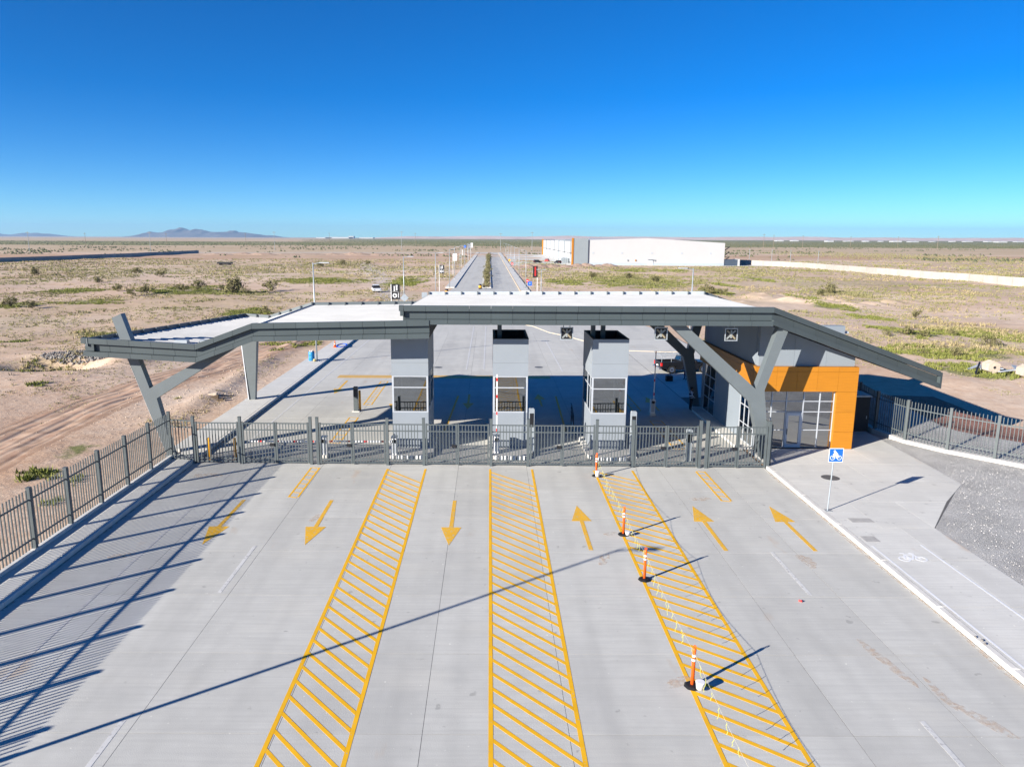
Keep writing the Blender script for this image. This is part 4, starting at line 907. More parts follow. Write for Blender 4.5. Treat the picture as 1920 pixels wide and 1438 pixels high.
# ---------------------------------------------------------------- gravel beds
def gravel_material(name, c0, c1):
    m = bpy.data.materials.new(name); m.use_nodes = True; n = m.node_tree.nodes; l = m.node_tree.links; b = n['Principled BSDF']; b.inputs['Roughness'].default_value = .95; b.inputs['Specular IOR Level'].default_value = .1
    g = n.new('ShaderNodeNewGeometry'); v = n.new('ShaderNodeTexVoronoi'); v.inputs['Scale'].default_value = 46; l.new(g.outputs['Position'], v.inputs['Vector'])
    sp = n.new('ShaderNodeSeparateColor'); l.new(v.outputs['Color'], sp.inputs[0]); x = n.new('ShaderNodeMix'); x.data_type = 'RGBA'; l.new(sp.outputs[0], x.inputs['Factor']); x.inputs['A'].default_value = (*c0, 1); x.inputs['B'].default_value = (*c1, 1)
    nz = n.new('ShaderNodeTexNoise'); nz.inputs['Scale'].default_value = .6; nz.inputs['Detail'].default_value = 5; l.new(g.outputs['Position'], nz.inputs['Vector'])
    y = n.new('ShaderNodeMix'); y.data_type = 'RGBA'; y.blend_type = 'MULTIPLY'; y.inputs['Factor'].default_value = .5; l.new(x.outputs['Result'], y.inputs['A']); l.new(nz.outputs['Fac'], y.inputs['B']); l.new(y.outputs['Result'], b.inputs['Base Color'])
    bu = n.new('ShaderNodeBump'); bu.inputs['Strength'].default_value = 1; bu.inputs['Distance'].default_value = .05; l.new(v.outputs['Distance'], bu.inputs['Height']); l.new(bu.outputs[0], b.inputs['Normal']); return m
M['gravel'] = gravel_material('grey_gravel', (.54, .535, .52), (.90, .89, .87)); M['gravel_red'] = gravel_material('red_gravel', (.30, .13, .10), (.70, .40, .31))
gb = struct('gravel_bed', MB().prism([(19.5, 2), (19.5, 30.3), (22, 33.6), (24.45, 36.3), (24.6, 46), (25.2, 45.3), (26.2, 43.3), (27.4, 41.5), (29, 39.6), (30.7, 37.7), (33.7, 34.1), (46, 20), (46, 2)], -.1, .135, 'z'), 'gravel')
s1 = strip(rf, .16, 4.4); s2 = strip(rf, 4.4, 8.6)
mb = MB(); mr_ = MB()
for k in range(len(rf) - 1):
    a, b_ = s1[k]; c, d = s1[k + 1]; e, f = s2[k]; g, h = s2[k + 1]
    mb.hexa([(a.x, a.y, -.2), (b_.x, b_.y, -.2), (d.x, d.y, -.2), (c.x, c.y, -.2), (a.x, a.y, .22), (b_.x, b_.y, .50), (d.x, d.y, .50), (c.x, c.y, .22)])
    mr_.hexa([(e.x, e.y, -.2), (f.x, f.y, -.2), (h.x, h.y, -.2), (g.x, g.y, -.2), (e.x, e.y, .49), (f.x, f.y, .42), (h.x, h.y, .42), (g.x, g.y, .49)])
struct('grey_gravel_bank', mb, 'gravel'); struct('red_gravel_bank', mr_, 'gravel_red')
# loose stones lying on the gravel
def chips(n_, name, m, fn, s0=.015, s1=.045):
    base = np.array([(1, 0, 0), (0, 1, 0), (-1, 0, 0), (0, -1, 0), (0, 0, 1), (0, 0, -.6)]); bf = np.array([(0, 1, 4), (1, 2, 4), (2, 3, 4), (3, 0, 4), (1, 0, 5), (2, 1, 5), (3, 2, 5), (0, 3, 5)])
    P_ = fn(n_); n_ = len(P_); s = RNG.uniform(s0, s1, (n_, 1, 1)) * RNG.uniform(.6, 1.3, (n_, 1, 3)); a = RNG.uniform(0, 6.28, n_)
    v = base[None] * s; x = v[..., 0] * np.cos(a)[:, None] - v[..., 1] * np.sin(a)[:, None]; y = v[..., 0] * np.sin(a)[:, None] + v[..., 1] * np.cos(a)[:, None]
    V = np.stack([x, y, v[..., 2]], -1) + P_[:, None]; F = bf[None] + (np.arange(n_) * 6)[:, None, None]
    return tag(link(name, npmesh(name, V.reshape(-1, 3), F.reshape(-1, 3)), M[m]), kind='stuff')
def inbed(n_):
    x = RNG.uniform(19.6, 33, n_); y = RNG.uniform(18, 45, n_); fx = np.interp(y, [p[1] for p in rf[::-1]], [p[0] for p in rf[::-1]]) - .3
    lx = np.interp(y, [0, 30.3, 33.6, 36.3, 46], [19.55, 19.55, 22.05, 24.5, 24.65]); k = (x > lx + .05) & (x < fx); return np.stack([x[k], y[k], np.full(k.sum(), .138)], -1)
ch = chips(5000, 'loose_gravel', 'chip', inbed, .012, .034); ch['label'] = 'loose grey gravel stones covering the bed by the cycle lane'

# ---------------------------------------------------------------- barriers, bollards, posts
def barrier(x, y, ang_arm, L, label, side=-1, up=False):
    t = thing('barrier_gate', label, 'barrier', (x, y, 0), 'white barrier machines')
    part('cabinet', MB().bevbox(x - .16, x + .16, y - .2, y + .2, .2, 1.2, .03), 'white', t); part('pedestal', MB().box(x - .2, x + .2, y - .24, y + .24, 0, .199), 'kerb', t)
    part('cap', MB().bevbox(x - .18, x + .18, y - .22, y + .22, 1.201, 1.27, .03), 'galv', t); part('service_door', MB().box(x - .12, x + .12, y - .215, y - .202, .3, 1.1), 'frame', t)
    z0 = 1.03; n_ = int(L / .2); hub = part('hub', MB().tube((x, y - .29, z0), (x, y - .216, z0), .11, n=12), 'black', t)
    for k in range(n_):
        a, b_ = .1 + k * (L - .1) / n_, .1 + (k + 1) * (L - .1) / n_
        m = 'red' if k % 5 == 2 else 'white'
        if up: mb = MB().box(x - .034, x + .034, y - .335, y - .292, z0 + a, z0 + b_)
        else: mb = MB().box(min(x + side * a, x + side * b_), max(x + side * a, x + side * b_), y - .335, y - .292, z0 - .045, z0 + .045)
        part('arm_segment', mb, m, t)
    return t
barrier(-9.5, 41.0, 0, 4.3, 'white barrier with lowered striped arm behind the leftmost gate'); barrier(-5.45, 41.05, 0, 3.7, 'white barrier with lowered arm beside the leftmost booth')
barrier(.45, 41.5, 0, 3.85, 'white barrier with raised red-striped arm at the middle booth', up=True); barrier(11.75, 51.6, 0, 3.7, 'white barrier with raised arm in the shaded right lane', up=True)
def bollard(x, y, h, label, z=0, r=.085, m='bollard'):
    return solo('bollard', MB().lathe([(r, 0), (r, h - .05), (r * .8, h - .015), (r * .3, h)], (x, y, z), 14), m, label, 'bollard', (x, y, z), 'yellow bollards', True)
bollard(-15.95, 40.5, 1.3, 'yellow bollard nearest the left kerb behind the gate'); bollard(-14.48, 40.45, 1.3, 'second yellow bollard from the left kerb behind the gate'); bollard(-9.5, 52.85, 1.5, 'yellow bollard beside the dark reader post')
def reader(x, y, h, label, m='galv', w=.16):
    t = thing('reader_post', label, 'post', (x, y, 0)); part('post', MB().bevbox(x - w, x + w, y - w * .8, y + w * .8, .05, h, .05), m, t); part('foot', MB().box(x - w - .1, x + w + .1, y - w - .08, y + w + .08, 0, .05), 'kerb', t)
    part('face_plate', MB().box(x - w * .7, x + w * .7, y - w * .8 - .015, y - w * .8 - .002, h * .6, h * .9), 'black', t)
reader(-9.72, 52.5, 1.85, 'dark grey reader post standing next to a yellow bollard', 'fence'); reader(8.35, 41.3, 2.75, 'tall galvanised reader column right of the rightmost booth'); reader(2.5, 41.9, 2.75, 'tall galvanised reader column right of the middle booth'); reader(11.4, 40.5, 1.9, 'galvanised reader cabinet behind the right gate pair')
# delineator posts, rope and ribbons
def delineator(x, y, label, block):
    t = thing('delineator_post', label, 'delineator', (x, y, 0), 'orange posts carrying the rope')
    part('base', MB().lathe([(.235, 0), (.24, .02), (.18, .06), (.09, .075)], (x, y, .006), 8), 'black', t)
    tb = part('tube', MB().lathe([(.055, .075), (.05, 1.08), (.056, 1.10), (.056, 1.16), (.03, 1.20), (.01, 1.21)], (x, y, .006), 12), 'orangeplastic', t, True)
    for z in (.80, .93): part('reflective_band', MB().lathe([(.0565, z), (.0555, z + .065)], (x, y, .006), 12), 'white', t)
    part('handle_loop', MB().ring((x, y - .01, 1.25), .03, .05, 12, 'y', .02), 'orangeplastic', t)
DL = [(5.82, 18.9), (5.83, 25.55), (5.8, 29.8), (5.76, 37.75), (5.84, 12.0)]
for (x, y), s_ in zip(DL, ('nearest of the visible orange posts, with a white bucket at its base', 'second nearest orange post along the rope', 'third nearest orange post along the rope', 'farthest orange post, close to the picket gate', 'orange post on the rope just below the picture edge')): delineator(x, y, s_, False)
def bucket(x, y, r, h, label): return solo('ballast_bucket', MB().lathe([(r * .85, 0), (r, h - .03), (r * 1.05, h - .02), (r * 1.05, h), (r * .9, h)], (x, y, .08), 16), 'white', label, 'bucket', (x, y, .08), 'white ballast buckets', True)
bucket(5.98, 18.68, .13, .22, 'white bucket on the base of the nearest orange post'); bucket(5.95, 29.62, .10, .14, 'small white bucket on the base of the third orange post'); bucket(5.78, 37.45, .12, .3, 'white bucket on the base of the farthest orange post')
for i, ((xa, ya), (xb, yb)) in enumerate(zip(sorted(DL, key=lambda p: p[1]), sorted(DL, key=lambda p: p[1])[1:])):
    nm = ['nearest', 'second', 'third', 'farthest'][i]
    N = 24; pts = [(xa + (xb - xa) * k / N, ya + (yb - ya) * k / N, 1.06 - .14 * math.sin(math.pi * k / N)) for k in range(N + 1)]
    t = thing('marker_rope', 'thin pale rope with yellow ribbons in the %s span between orange posts' % nm, 'rope', (xa, ya, 0), 'ribboned ropes')
    part('cord', MB().path(pts, .004, 5), 'rope', t)
    n_ = int((yb - ya) / .5)
    for k in range(1, n_):
        f = (k + random.uniform(-.25, .25)) / n_; j = min(N - 1, int(f * N)); p = Vector(pts[j]); ln = random.uniform(.18, .42); sw = random.uniform(-.05, .05); w = .007
        mb = MB()
        for q in range(4):
            za, zb = -ln * q / 4, -ln * (q + 1) / 4; xa_ = sw * q / 4 + .02 * math.sin(q * 2.1 + k); xb_ = sw * (q + 1) / 4 + .02 * math.sin((q + 1) * 2.1 + k)
            mb.hexa([(p.x + xb_ - w, p.y - .004, p.z + zb), (p.x + xb_ + w, p.y - .004, p.z + zb), (p.x + xb_ + w, p.y + .004, p.z + zb), (p.x + xb_ - w, p.y + .004, p.z + zb), (p.x + xa_ - w, p.y - .004, p.z + za), (p.x + xa_ + w, p.y - .004, p.z + za), (p.x + xa_ + w, p.y + .004, p.z + za), (p.x + xa_ - w, p.y + .004, p.z + za)])
        part('ribbon', mb, 'ribbon', t)

# ---------------------------------------------------------------- bicycle sign, lane emblem, covers, litter
def bike_shapes(c, s, plane, mb, t):
    cx, cy = c
    def P2(x, y): return (cx + x * s, cy + y * s)
    def bar(p, q, w=.045):
        p = Vector(P2(*p)); q = Vector(P2(*q)); u = (q - p).normalized(); nn = Vector((-u.y, u.x)) * w * s; return [tuple(v) for v in (p - nn, q - nn, q + nn, p + nn)]
    return P2, bar
t = thing('cycle_sign', 'blue square cycling sign on a thin galvanised pole', 'sign', (15.74, 32.4, .15))
sx, sy, sz = 15.86, 32.36, 2.83
part('pole', MB().tube((15.74, 32.4, .15), (15.80, 32.4, 3.05), .03, n=10), 'galv', t); part('base_plate', MB().box(15.6, 15.9, 32.26, 32.54, .155, .17), 'galv', t)
part('plate', MB().box(sx - .33, sx + .33, sy - .01, sy, sz - .33, sz + .33), 'white', t); fc = part('face', MB().box(sx - .305, sx + .305, sy - .014, sy - .0105, sz - .305, sz + .305), 'blue', t)
P2, bar = bike_shapes((sx, sz), .6, 'xz', None, None)
ya, yb = sy - .018, sy - .0145
for wx in (-.26, .26): part('wheel_ring', MB().ring((sx + wx * .6, sy - .0145, sz - .2 * .6), .085, .108, 20, 'y', .0035), 'white', fc)
for p, q, w in (((-.26, -.2), (-.05, .02), .03), ((-.05, .02), (.12, -.18), .05), ((-.08, .22), (.12, -.02), .09), ((.12, -.02), (.26, -.2), .03), ((-.08, .2), (-.22, .04), .035), ((-.22, .06), (-.1, -.02), .03), ((.02, .0), (.03, -.22), .04)):
    part('pictogram_stroke', MB().prism(bar(p, q, w), ya - random.uniform(0, .002), yb), 'white', fc)
part('rider_head', MB().prism([(sx - .075 + .05 * math.cos(a), sz + .19 + .05 * math.sin(a)) for a in np.linspace(0, 6.28, 13)[:-1]], ya, yb), 'white', fc)
em = part('cycle_emblem', MB().ring((16.42, 27.15, .155), .165, .23, 22).ring((17.08, 27.15, .155), .165, .23, 22), 'white', wr)
for p, q in (((16.42, 27.15), (16.62, 27.55)), ((16.62, 27.55), (16.95, 27.55)), ((16.95, 27.6), (17.08, 27.15)), ((16.62, 27.55), (16.72, 27.1)), ((16.72, 27.1), (16.95, 27.5)), ((16.42, 27.15), (16.72, 27.1)), ((16.5, 27.68), (16.68, 27.66)), ((16.88, 27.72), (17.05, 27.62))):
    p = Vector(p); q = Vector(q); u = (q - p).normalized(); nn = Vector((-u.y, u.x)) * .036; part('stroke', MB().prism([tuple(v) for v in (p - nn, q - nn, q + nn, p + nn)], .1555, .1585 + random.uniform(0, .001), 'z'), 'white', em)
def cover(x, y, r, z, label): t = thing('manhole_cover', label, 'manhole', (x, y, z), 'round covers'); part('frame', MB().ring((x, y, z + .001), r * .9, r, 28, 'z', .006), 'cover', t); part('lid', MB().lathe([(r * .89, 0), (r * .88, .005)], (x, y, z + .001), 28), 'cover', t)
cover(18.05, 37.2, .46, .15, 'round dark iron manhole cover in the walk behind the cycling sign'); cover(-5.0, 71.2, .42, .001, 'dark manhole cover on the concrete beyond the leftmost booth'); cover(4.9, 71.5, .42, .001, 'dark manhole cover on the concrete beyond the middle booth')
for x, y, w, d in ((16.7, 31.2, .5, .25), (16.05, 29.1, .3, .3)): part('utility_cover', MB().box(x - w, x + w, y - d, y + d, .151, .156), mat('utility_lid', (.40, .39, .37), .8, .15, 5), wr)
solo('crushed_can', MB().lathe([(.03, 0), (.034, .01), (.026, .06), (.034, .11), (.03, .12)], (10.94, 23.95, .035), 10), 'red', 'small crushed red can lying on the right lane', 'can', (10.94, 23.95, .035)).rotation_euler = (1.5, .2, .7)
for k, (x, y) in enumerate(((15.42, 21.3), (15.5, 21.1), (15.46, 20.9))): solo('kerb_pebble', MB().sphere((x, y, .19), .045, (1, 1.2, .7), 7, 4), 'greyrock', 'small stone on the white kerb, %s of three' % ('farthest', 'middle one', 'nearest')[k], 'stone', (x, y, .16))

# ---------------------------------------------------------------- street lamps
def lamp(x, y, h, arm, label, z=0, double=False):
    t = thing('street_lamp', label, 'street lamp', (x, y, z), 'street lamps')
    part('pole', MB().tube((x, y, z), (x, y, z + h), .085, .055, 10), 'galv', t, True); part('base_plate', MB().bevbox(x - .22, x + .22, y - .22, y + .22, z, z + .06, .02), 'kerb', t)
    for s in ((1, -1) if double else (1,)):
        ex = x + arm * s
        part('arm', MB().tube((x, y, z + h - .15), (x + arm * s * .45, y, z + h - .02), .035, n=8), 'galv', t)
        part('lamp_head', MB().hexa([(ex - .5 if False else min(x + arm * s * .4, ex), y - .16, z + h - .05), (max(x + arm * s * .4, ex), y - .16, z + h - .05), (max(x + arm * s * .4, ex), y + .16, z + h - .05), (min(x + arm * s * .4, ex), y + .16, z + h - .05),
              (min(x + arm * s * .4, ex), y - .13, z + h + .03), (max(x + arm * s * .4, ex), y - .13, z + h + .03), (max(x + arm * s * .4, ex), y + .13, z + h + .03), (min(x + arm * s * .4, ex), y + .13, z + h + .03)]), 'frame', t)
    return t
lamp(-17.55, 11.6, 9.75, 1.5, 'street lamp on the left walk, out of frame, casting the long diagonal shadow', .18)
lamp(-17.45, 73.6, 9.85, 1.6, 'galvanised street lamp beside the blue barrel on the left walk', .18)
lamp(-13.4, 116, 9.6, 1.6, 'street lamp behind the tall black sign board'); lamp(-10.6, 146, 9.6, 1.6, 'street lamp beside the second black sign board'); lamp(-10, 186, 9.6, 1.4, 'street lamp at the near end of the far left walk', .1)
for k, y in enumerate((226, 268, 312, 360, 410)): lamp(-10.6, y, 9.6, 1.3, 'distant street lamp on the far left walk, %s of five' % ('nearest', 'second', 'third', 'fourth', 'farthest')[k], .18)
lamp(20.4, 74.5, 9.6, -1.5, 'street lamp with left-facing head standing behind the office'); lamp(9.9, 142, 6.6, .9, 'short double-headed lamp beside the black and red sign', 0, True)
for k, y in enumerate((182, 225, 268, 312, 360, 410)): lamp(8.9, y, 9.4, -1.3, 'distant street lamp on the far right walk, %s of six' % ('nearest', 'second', 'third', 'fourth', 'fifth', 'farthest')[k], .16)
# ---------------------------------------------------------------- sign boards along the road
def board(x, y, w, z0, z1, label, ink, logo, post='white', face='black', side=-1):
    t = thing('sign_board', label, 'sign', (x, y, 0)); g = ground_z(x, y)
    part('post', MB().box(x + side * w / 2 - .09, x + side * w / 2 + .0, y - .06, y + .06, g - .1, z1), post, t)
    part('panel', MB().box(x - w / 2 + .01, x + w / 2, y - .08, y + .05, z0, z1), face, t)
    c = M[ink]; H_ = z1 - z0; rnd = random.Random(int(y))
    if logo:
        part('ring_mark', MB().ring((x - .1 * w, y - .082, z0 + H_ * .25), w * .13, w * .26, 18, 'y', .006), c, t)
        k0 = .55; part('divider', MB().box(x - w * .36, x + w * .36, y - .088, y - .081, z0 + H_ * .5, z0 + H_ * .512), c, t)
    else: k0 = .12
    for col, xo in enumerate((-.14, .14) if logo else (0,)):      # vertical lettering
        z = z0 + H_ * (k0 + .04 * col); 
        while z < z1 - .12 * H_:
            hh = rnd.uniform(.025, .05) * H_; ww = w * rnd.uniform(.07, .11) * (1 if logo else 1.8)
            part('letter', MB().box(x + xo * w - ww, x + xo * w + ww, y - .088, y - .081, z, z + hh), c, t); z += hh + .018 * H_
    if logo:
        z = z0 + H_ * .12
        while z < z0 + H_ * .42: part('letter', MB().box(x + w * .28, x + w * .38, y - .088, y - .081, z, z + .03 * H_), c, t); z += .045 * H_
board(-13.95, 110, 1.25, 3.45, 5.7, 'tall black sign board with white ring mark behind the white roof', 'white', True); board(-9.75, 152, 1.0, 5.3, 7.0, 'smaller black sign board with ring mark farther up the road', 'white', True)
board(9.35, 152, .95, 4.6, 6.9, 'narrow black sign board with red lettering right of the road', 'red', False, side=1)
board(-11.6, 250, 1.3, 4.9, 7.2, 'white sign board beside the far left walk', 'wallblue', False, face='white'); board(-11.9, 330, 1.2, 4.5, 7.5, 'brown sign board beyond the white one on the left', 'white', False, face='wood')
board(-11.5, 420, 1.0, 6.5, 9, 'dark blue narrow sign board far up the left walk', 'white', False, face='navy'); board(-10.1, 425, 1.1, 7, 9.5, 'white narrow sign board at the far end of the road', 'wallblue', False, face='white')
def trafficsign(x, y, z, shape, m, label, s=.36):
    t = thing('traffic_sign', label, 'sign', (x, y, 0)); part('pole', MB().tube((x, y + .03, ground_z(x, y) - .05), (x, y + .03, z + s * .8), .03, n=8), 'galv', t)
    if shape == 'o': mb = MB().prism([(x + s * math.cos(a), z + s * math.sin(a)) for a in np.linspace(0, 6.2832, 17)[:-1]], y - .03, y)
    elif shape == 'd': mb = MB().prism([(x + s * 1.2, z), (x, z + s * 1.2), (x - s * 1.2, z), (x, z - s * 1.2)], y - .03, y)
    elif shape == '8': mb = MB().prism([(x + s * math.cos(a), z + s * math.sin(a)) for a in np.linspace(.3927, 6.2832 + .3927, 9)[:-1]], y - .03, y)
    else: mb = MB().prism([(x - s, z - s), (x + s, z - s), (x + s, z + s), (x - s, z + s)], y - .03, y)
    part('plate', mb, m, t)
    if m == 'blue': part('symbol', MB().prism([(x - s * .3, z - s * .1), (x + s * .3, z - s * .1), (x, z + s * .4)], y - .036, y - .0305), 'white', t)
    if m == 'red': part('symbol', MB().box(x - s * .6, x + s * .6, y - .036, y - .0305, z - s * .15, z + s * .15), 'white', t)
trafficsign(-12.2, 106, 4.0, 'd', 'galv', 'diamond traffic sign seen from behind beside the lamp pole', .5); trafficsign(-11.6, 132, 2.4, 's', 'galv', 'square traffic sign plate left of the road', .5)
trafficsign(-9.9, 300, 9, 'o', 'blue', 'round blue sign high on a pole by the far left walk', .5); trafficsign(9.3, 182, 2.2, '8', 'red', 'red stop sign at the near end of the far right walk', .42); trafficsign(9.7, 178, 1.75, 's', 'blue', 'blue square sign beside the red stop sign', .48)
trafficsign(9.1, 300, 2.3, 'o', 'red', 'small round red sign far up the right walk', .5); trafficsign(8.8, 330, 2.8, 'd', 'amber', 'small yellow diamond sign far up the right walk', .5)
def drum(x, y, label):
    z = ground_z(x, y) + .02 if abs(x) > 9 else .0
    t = thing('traffic_drum', label, 'traffic drum', (x, y, z)); part('body', MB().lathe([(.42, 0), (.40, .5), (.38, 1.1), (.30, 1.2)], (x, y, z), 14), 'black', t, True); part('band', MB().lathe([(.415, .35), (.40, .85)], (x, y, z), 14), 'amber', t)
drum(-9.6, 166, 'black and yellow drum left of the road opening'); drum(-2.3, 184, 'black and yellow drum at the tip of the median')
# barrel, cone, hose
t = thing('rubbish_barrel', 'blue plastic barrel full of rubbish on the left walk', 'barrel', (-18.05, 73.9, .18))
part('drum', MB().lathe([(.28, 0), (.3, .05), (.3, .3), (.315, .33), (.3, .36), (.3, .62), (.315, .65), (.3, .68), (.3, .9), (.28, .93), (.25, .9)], (-18.05, 73.9, .18), 18), 'bluebarrel', t, True)
rb_ = MB(); rr = random.Random(3)
for k in range(9): rb_.sphere((-18.05 + rr.uniform(-.2, .2), 73.9 + rr.uniform(-.2, .2), 1.08 + rr.uniform(0, .12)), rr.uniform(.07, .12), (1, 1, .7), 6, 4)
part('rubbish', rb_, mat('mixed_rubbish', (.5, .42, .38), .8, .4, 9, col2=(.75, .72, .7)), t)
solo('straw_bag', MB().sphere((-17.62, 73.3, .32), .15, (1.1, 1, .95), 8, 5), mat('straw_bag', (.5, .4, .18), .9), 'small straw-coloured bag beside the blue barrel', 'bag', (-17.62, 73.3, .18))
t = thing('traffic_cone', 'orange traffic cone on the left walk beyond the barrel', 'cone', (-17.6, 83.2, .18)); part('base', MB().bevbox(-17.8, -17.4, 83, 83.4, .18, .22, .01), 'orangeplastic', t); part('cone', MB().lathe([(.15, .04), (.03, .78)], (-17.6, 83.2, .18), 14), 'orangeplastic', t, True); part('band', MB().lathe([(.103, .34), (.072, .5)], (-17.6, 83.2, .18), 14), 'white', t)
hp = [(-17.6 + .5 + .45 * math.cos(a) * (1 + .02 * a), 84.6 + 1.1 * math.sin(a) * (1 + .02 * a), .21 + .01 * math.sin(3 * a)) for a in np.linspace(0, 19, 60)]
solo('hose_coil', MB().path(hp, .025, 5), 'blue', 'coil of blue hose on the left walk by the orange cone', 'hose', (-17.1, 84.6, .18))

# ---------------------------------------------------------------- vehicles
def wheel(t, x, y, r=.37, w=.24, side=-1):
    wb = part('wheel', MB().tube((x, y - w / 2, r), (x, y + w / 2, r), r, n=20), 'tyre', t, local=True)
    part('rim', MB().tube((x, y + side * (w / 2 + .005), r), (x, y + side * (w / 2 - .03), r), r * .62, n=14), 'chrome', wb, local=True); part('hub', MB().tube((x, y + side * (w / 2 + .02), r), (x, y + side * (w / 2 + .004), r), r * .2, n=10), 'black', wb, local=True)
def bodyside(poly, y0, y1, narrow=0.0):
    mb = MB(); n_ = len(poly); mb.prism(poly, y0, y1); return mb
def pickup(loc, rz, label):
    t = thing('pickup_truck', label, 'pickup', loc, rz=rz)      # local: x forward, length 5.2, centre origin, half width .9
    low = [(-2.6, .5), (-2.05, .45)] + [(-1.55 + .46 * math.cos(a), .42 + .46 * math.sin(a)) for a in np.linspace(math.pi, 0, 9)] + [(-1.0, .36), (1.05, .36)] + [(1.6 + .46 * math.cos(a), .42 + .46 * math.sin(a)) for a in np.linspace(math.pi, 0, 9)] + [(2.15, .42), (2.55, .48), (2.6, .75), (2.55, .98), (1.3, 1.08), (.95, 1.10), (-.65, 1.10), (-.66, .66), (-2.52, .66), (-2.6, .66)]
    part('body', MB().prism(low, -.9, .9), 'carpaint', t, local=True)
    bed = MB().box(-2.6, -.68, -.9, -.82, .661, 1.12).box(-2.6, -.68, .82, .9, .661, 1.12).box(-2.6, -2.53, -.819, .819, .661, 1.10).box(-.76, -.68, -.819, .819, .661, 1.12)
    bd = part('cargo_bed', bed, 'carpaint', t, local=True); part('bed_floor', MB().box(-2.52, -.77, -.81, .81, .662, .69), 'black', bd, local=True)
    cab = [(-.62, 1.101), (.98, 1.101), (.42, 1.62), (-.45, 1.64), (-.60, 1.5)]
    fr_ = part('cab', MB().hexa([(-.62, -.84, 1.101), (.98, -.84, 1.101), (.98, .84, 1.101), (-.62, .84, 1.101), (-.45, -.68, 1.62), (.42, -.68, 1.62), (.42, .68, 1.62), (-.45, .68, 1.62)]), 'carpaint', t, local=True)
    for s in (-1, 1):
        def sp(x, z): f = (z - 1.1) / .52; return (x, s * (.845 - .16 * f + .006), z)
        for a, b_, c, d in ((-.36, .02, .02, -.30), (.08, .74, .40, .08)):
            q = [sp(a, 1.16), sp(b_, 1.16), sp(c, 1.54), sp(d, 1.54)]; q2 = [(x, y - s * .01, z) for x, y, z in q]
            part('side_window', MB().hexa(q[:2] + q2[1::-1] + q[:1:-1][::-1] + q2[3:1:-1]) if False else MB().add(q + q2, [(0, 1, 2, 3), (7, 6, 5, 4), (0, 4, 5, 1), (1, 5, 6, 2), (2, 6, 7, 3), (3, 7, 4, 0)]), 'carglass', fr_, local=True)
        part('door_seam', MB().box(-.30, -.285, s * .902 - .002, s * .902 + .002, .5, 1.09).box(.86, .875, s * .902 - .002, s * .902 + .002, .5, 1.09), 'black', t, local=True)
        part('door_handle', MB().box(-.22, -.05, s * .915 - .012, s * .915 + .012, .93, .965), 'black', t, local=True)
        part('mirror', MB().bevbox(.72, .86, min(s * .9, s * 1.1), max(s * .9, s * 1.1), 1.1, 1.26, .02), 'black', t, local=True)
        part('tail_light', MB().box(-2.63, -2.5, min(s * .72, s * .905), max(s * .72, s * .905), .74, 1.04), 'taillight', t, local=True); part('headlight', MB().box(2.44, 2.6, min(s * .5, s * .88), max(s * .5, s * .88), .78, .94), 'chrome', t, local=True)
    part('windscreen', MB().hexa([(.955, -.74, 1.14), (.97, -.74, 1.15), (.97, .74, 1.15), (.955, .74, 1.14), (.46, -.62, 1.59), (.475, -.62, 1.60), (.475, .62, 1.60), (.46, .62, 1.59)]), 'carglass', t, local=True)
    part('rear_window', MB().hexa([(-.62, -.62, 1.18), (-.60, -.62, 1.18), (-.60, .62, 1.18), (-.62, .62, 1.18), (-.51, -.55, 1.54), (-.49, -.55, 1.54), (-.49, .55, 1.54), (-.51, .55, 1.54)]), 'carglass', t, local=True)
    part('rear_bumper', MB().bevbox(-2.78, -2.605, -.85, .85, .44, .62, .03), 'chrome', t, local=True); part('front_bumper', MB().bevbox(2.605, 2.72, -.85, .85, .40, .62, .03), 'black', t, local=True); part('grille', MB().box(2.58, 2.615, -.48, .48, .66, .94), 'black', t, local=True)
    for x in (-1.55, 1.6):
        for s in (-1, 1): wheel(t, x, s * .79, .38, .24, s)
    rk = MB()
    for s in (-.8, .8): rk.path([(-2.55, s, 1.1), (-2.55, s, 1.72), (-.2, s, 1.74)], .025, 6); rk.tube((-1.6, s, 1.1), (-1.6, s, 1.73), .022, n=6)
    for x in (-2.55, -1.6, -.75, -.2): rk.tube((x, -.8, 1.73), (x, .8, 1.73), .022, n=6)
    for s in (-.8, .8): rk.tube((-2.7, s, 1.9), (-.9, s, 1.9), .018, n=6); rk.tube((-2.7, s, 1.9), (-2.55, s, 1.72), .018, n=6); rk.tube((-.9, s, 1.9), (-.9, s, 1.73), .018, n=6)
    part('ladder_rack', rk, 'galv', t, local=True); part('roof_beacon', MB().lathe([(.08, 1.625), (.08, 1.72), (.05, 1.75)], (.1, 0, 0), 10), 'amber', t, local=True); part('licence_plate', MB().box(-2.66, -2.645 + .02, -.2, .2, .68, .80), 'white', t, local=True)
pickup((18.6, 69.4, 0), R(9), 'dark grey pickup with ladder rack parked beyond the right lane')
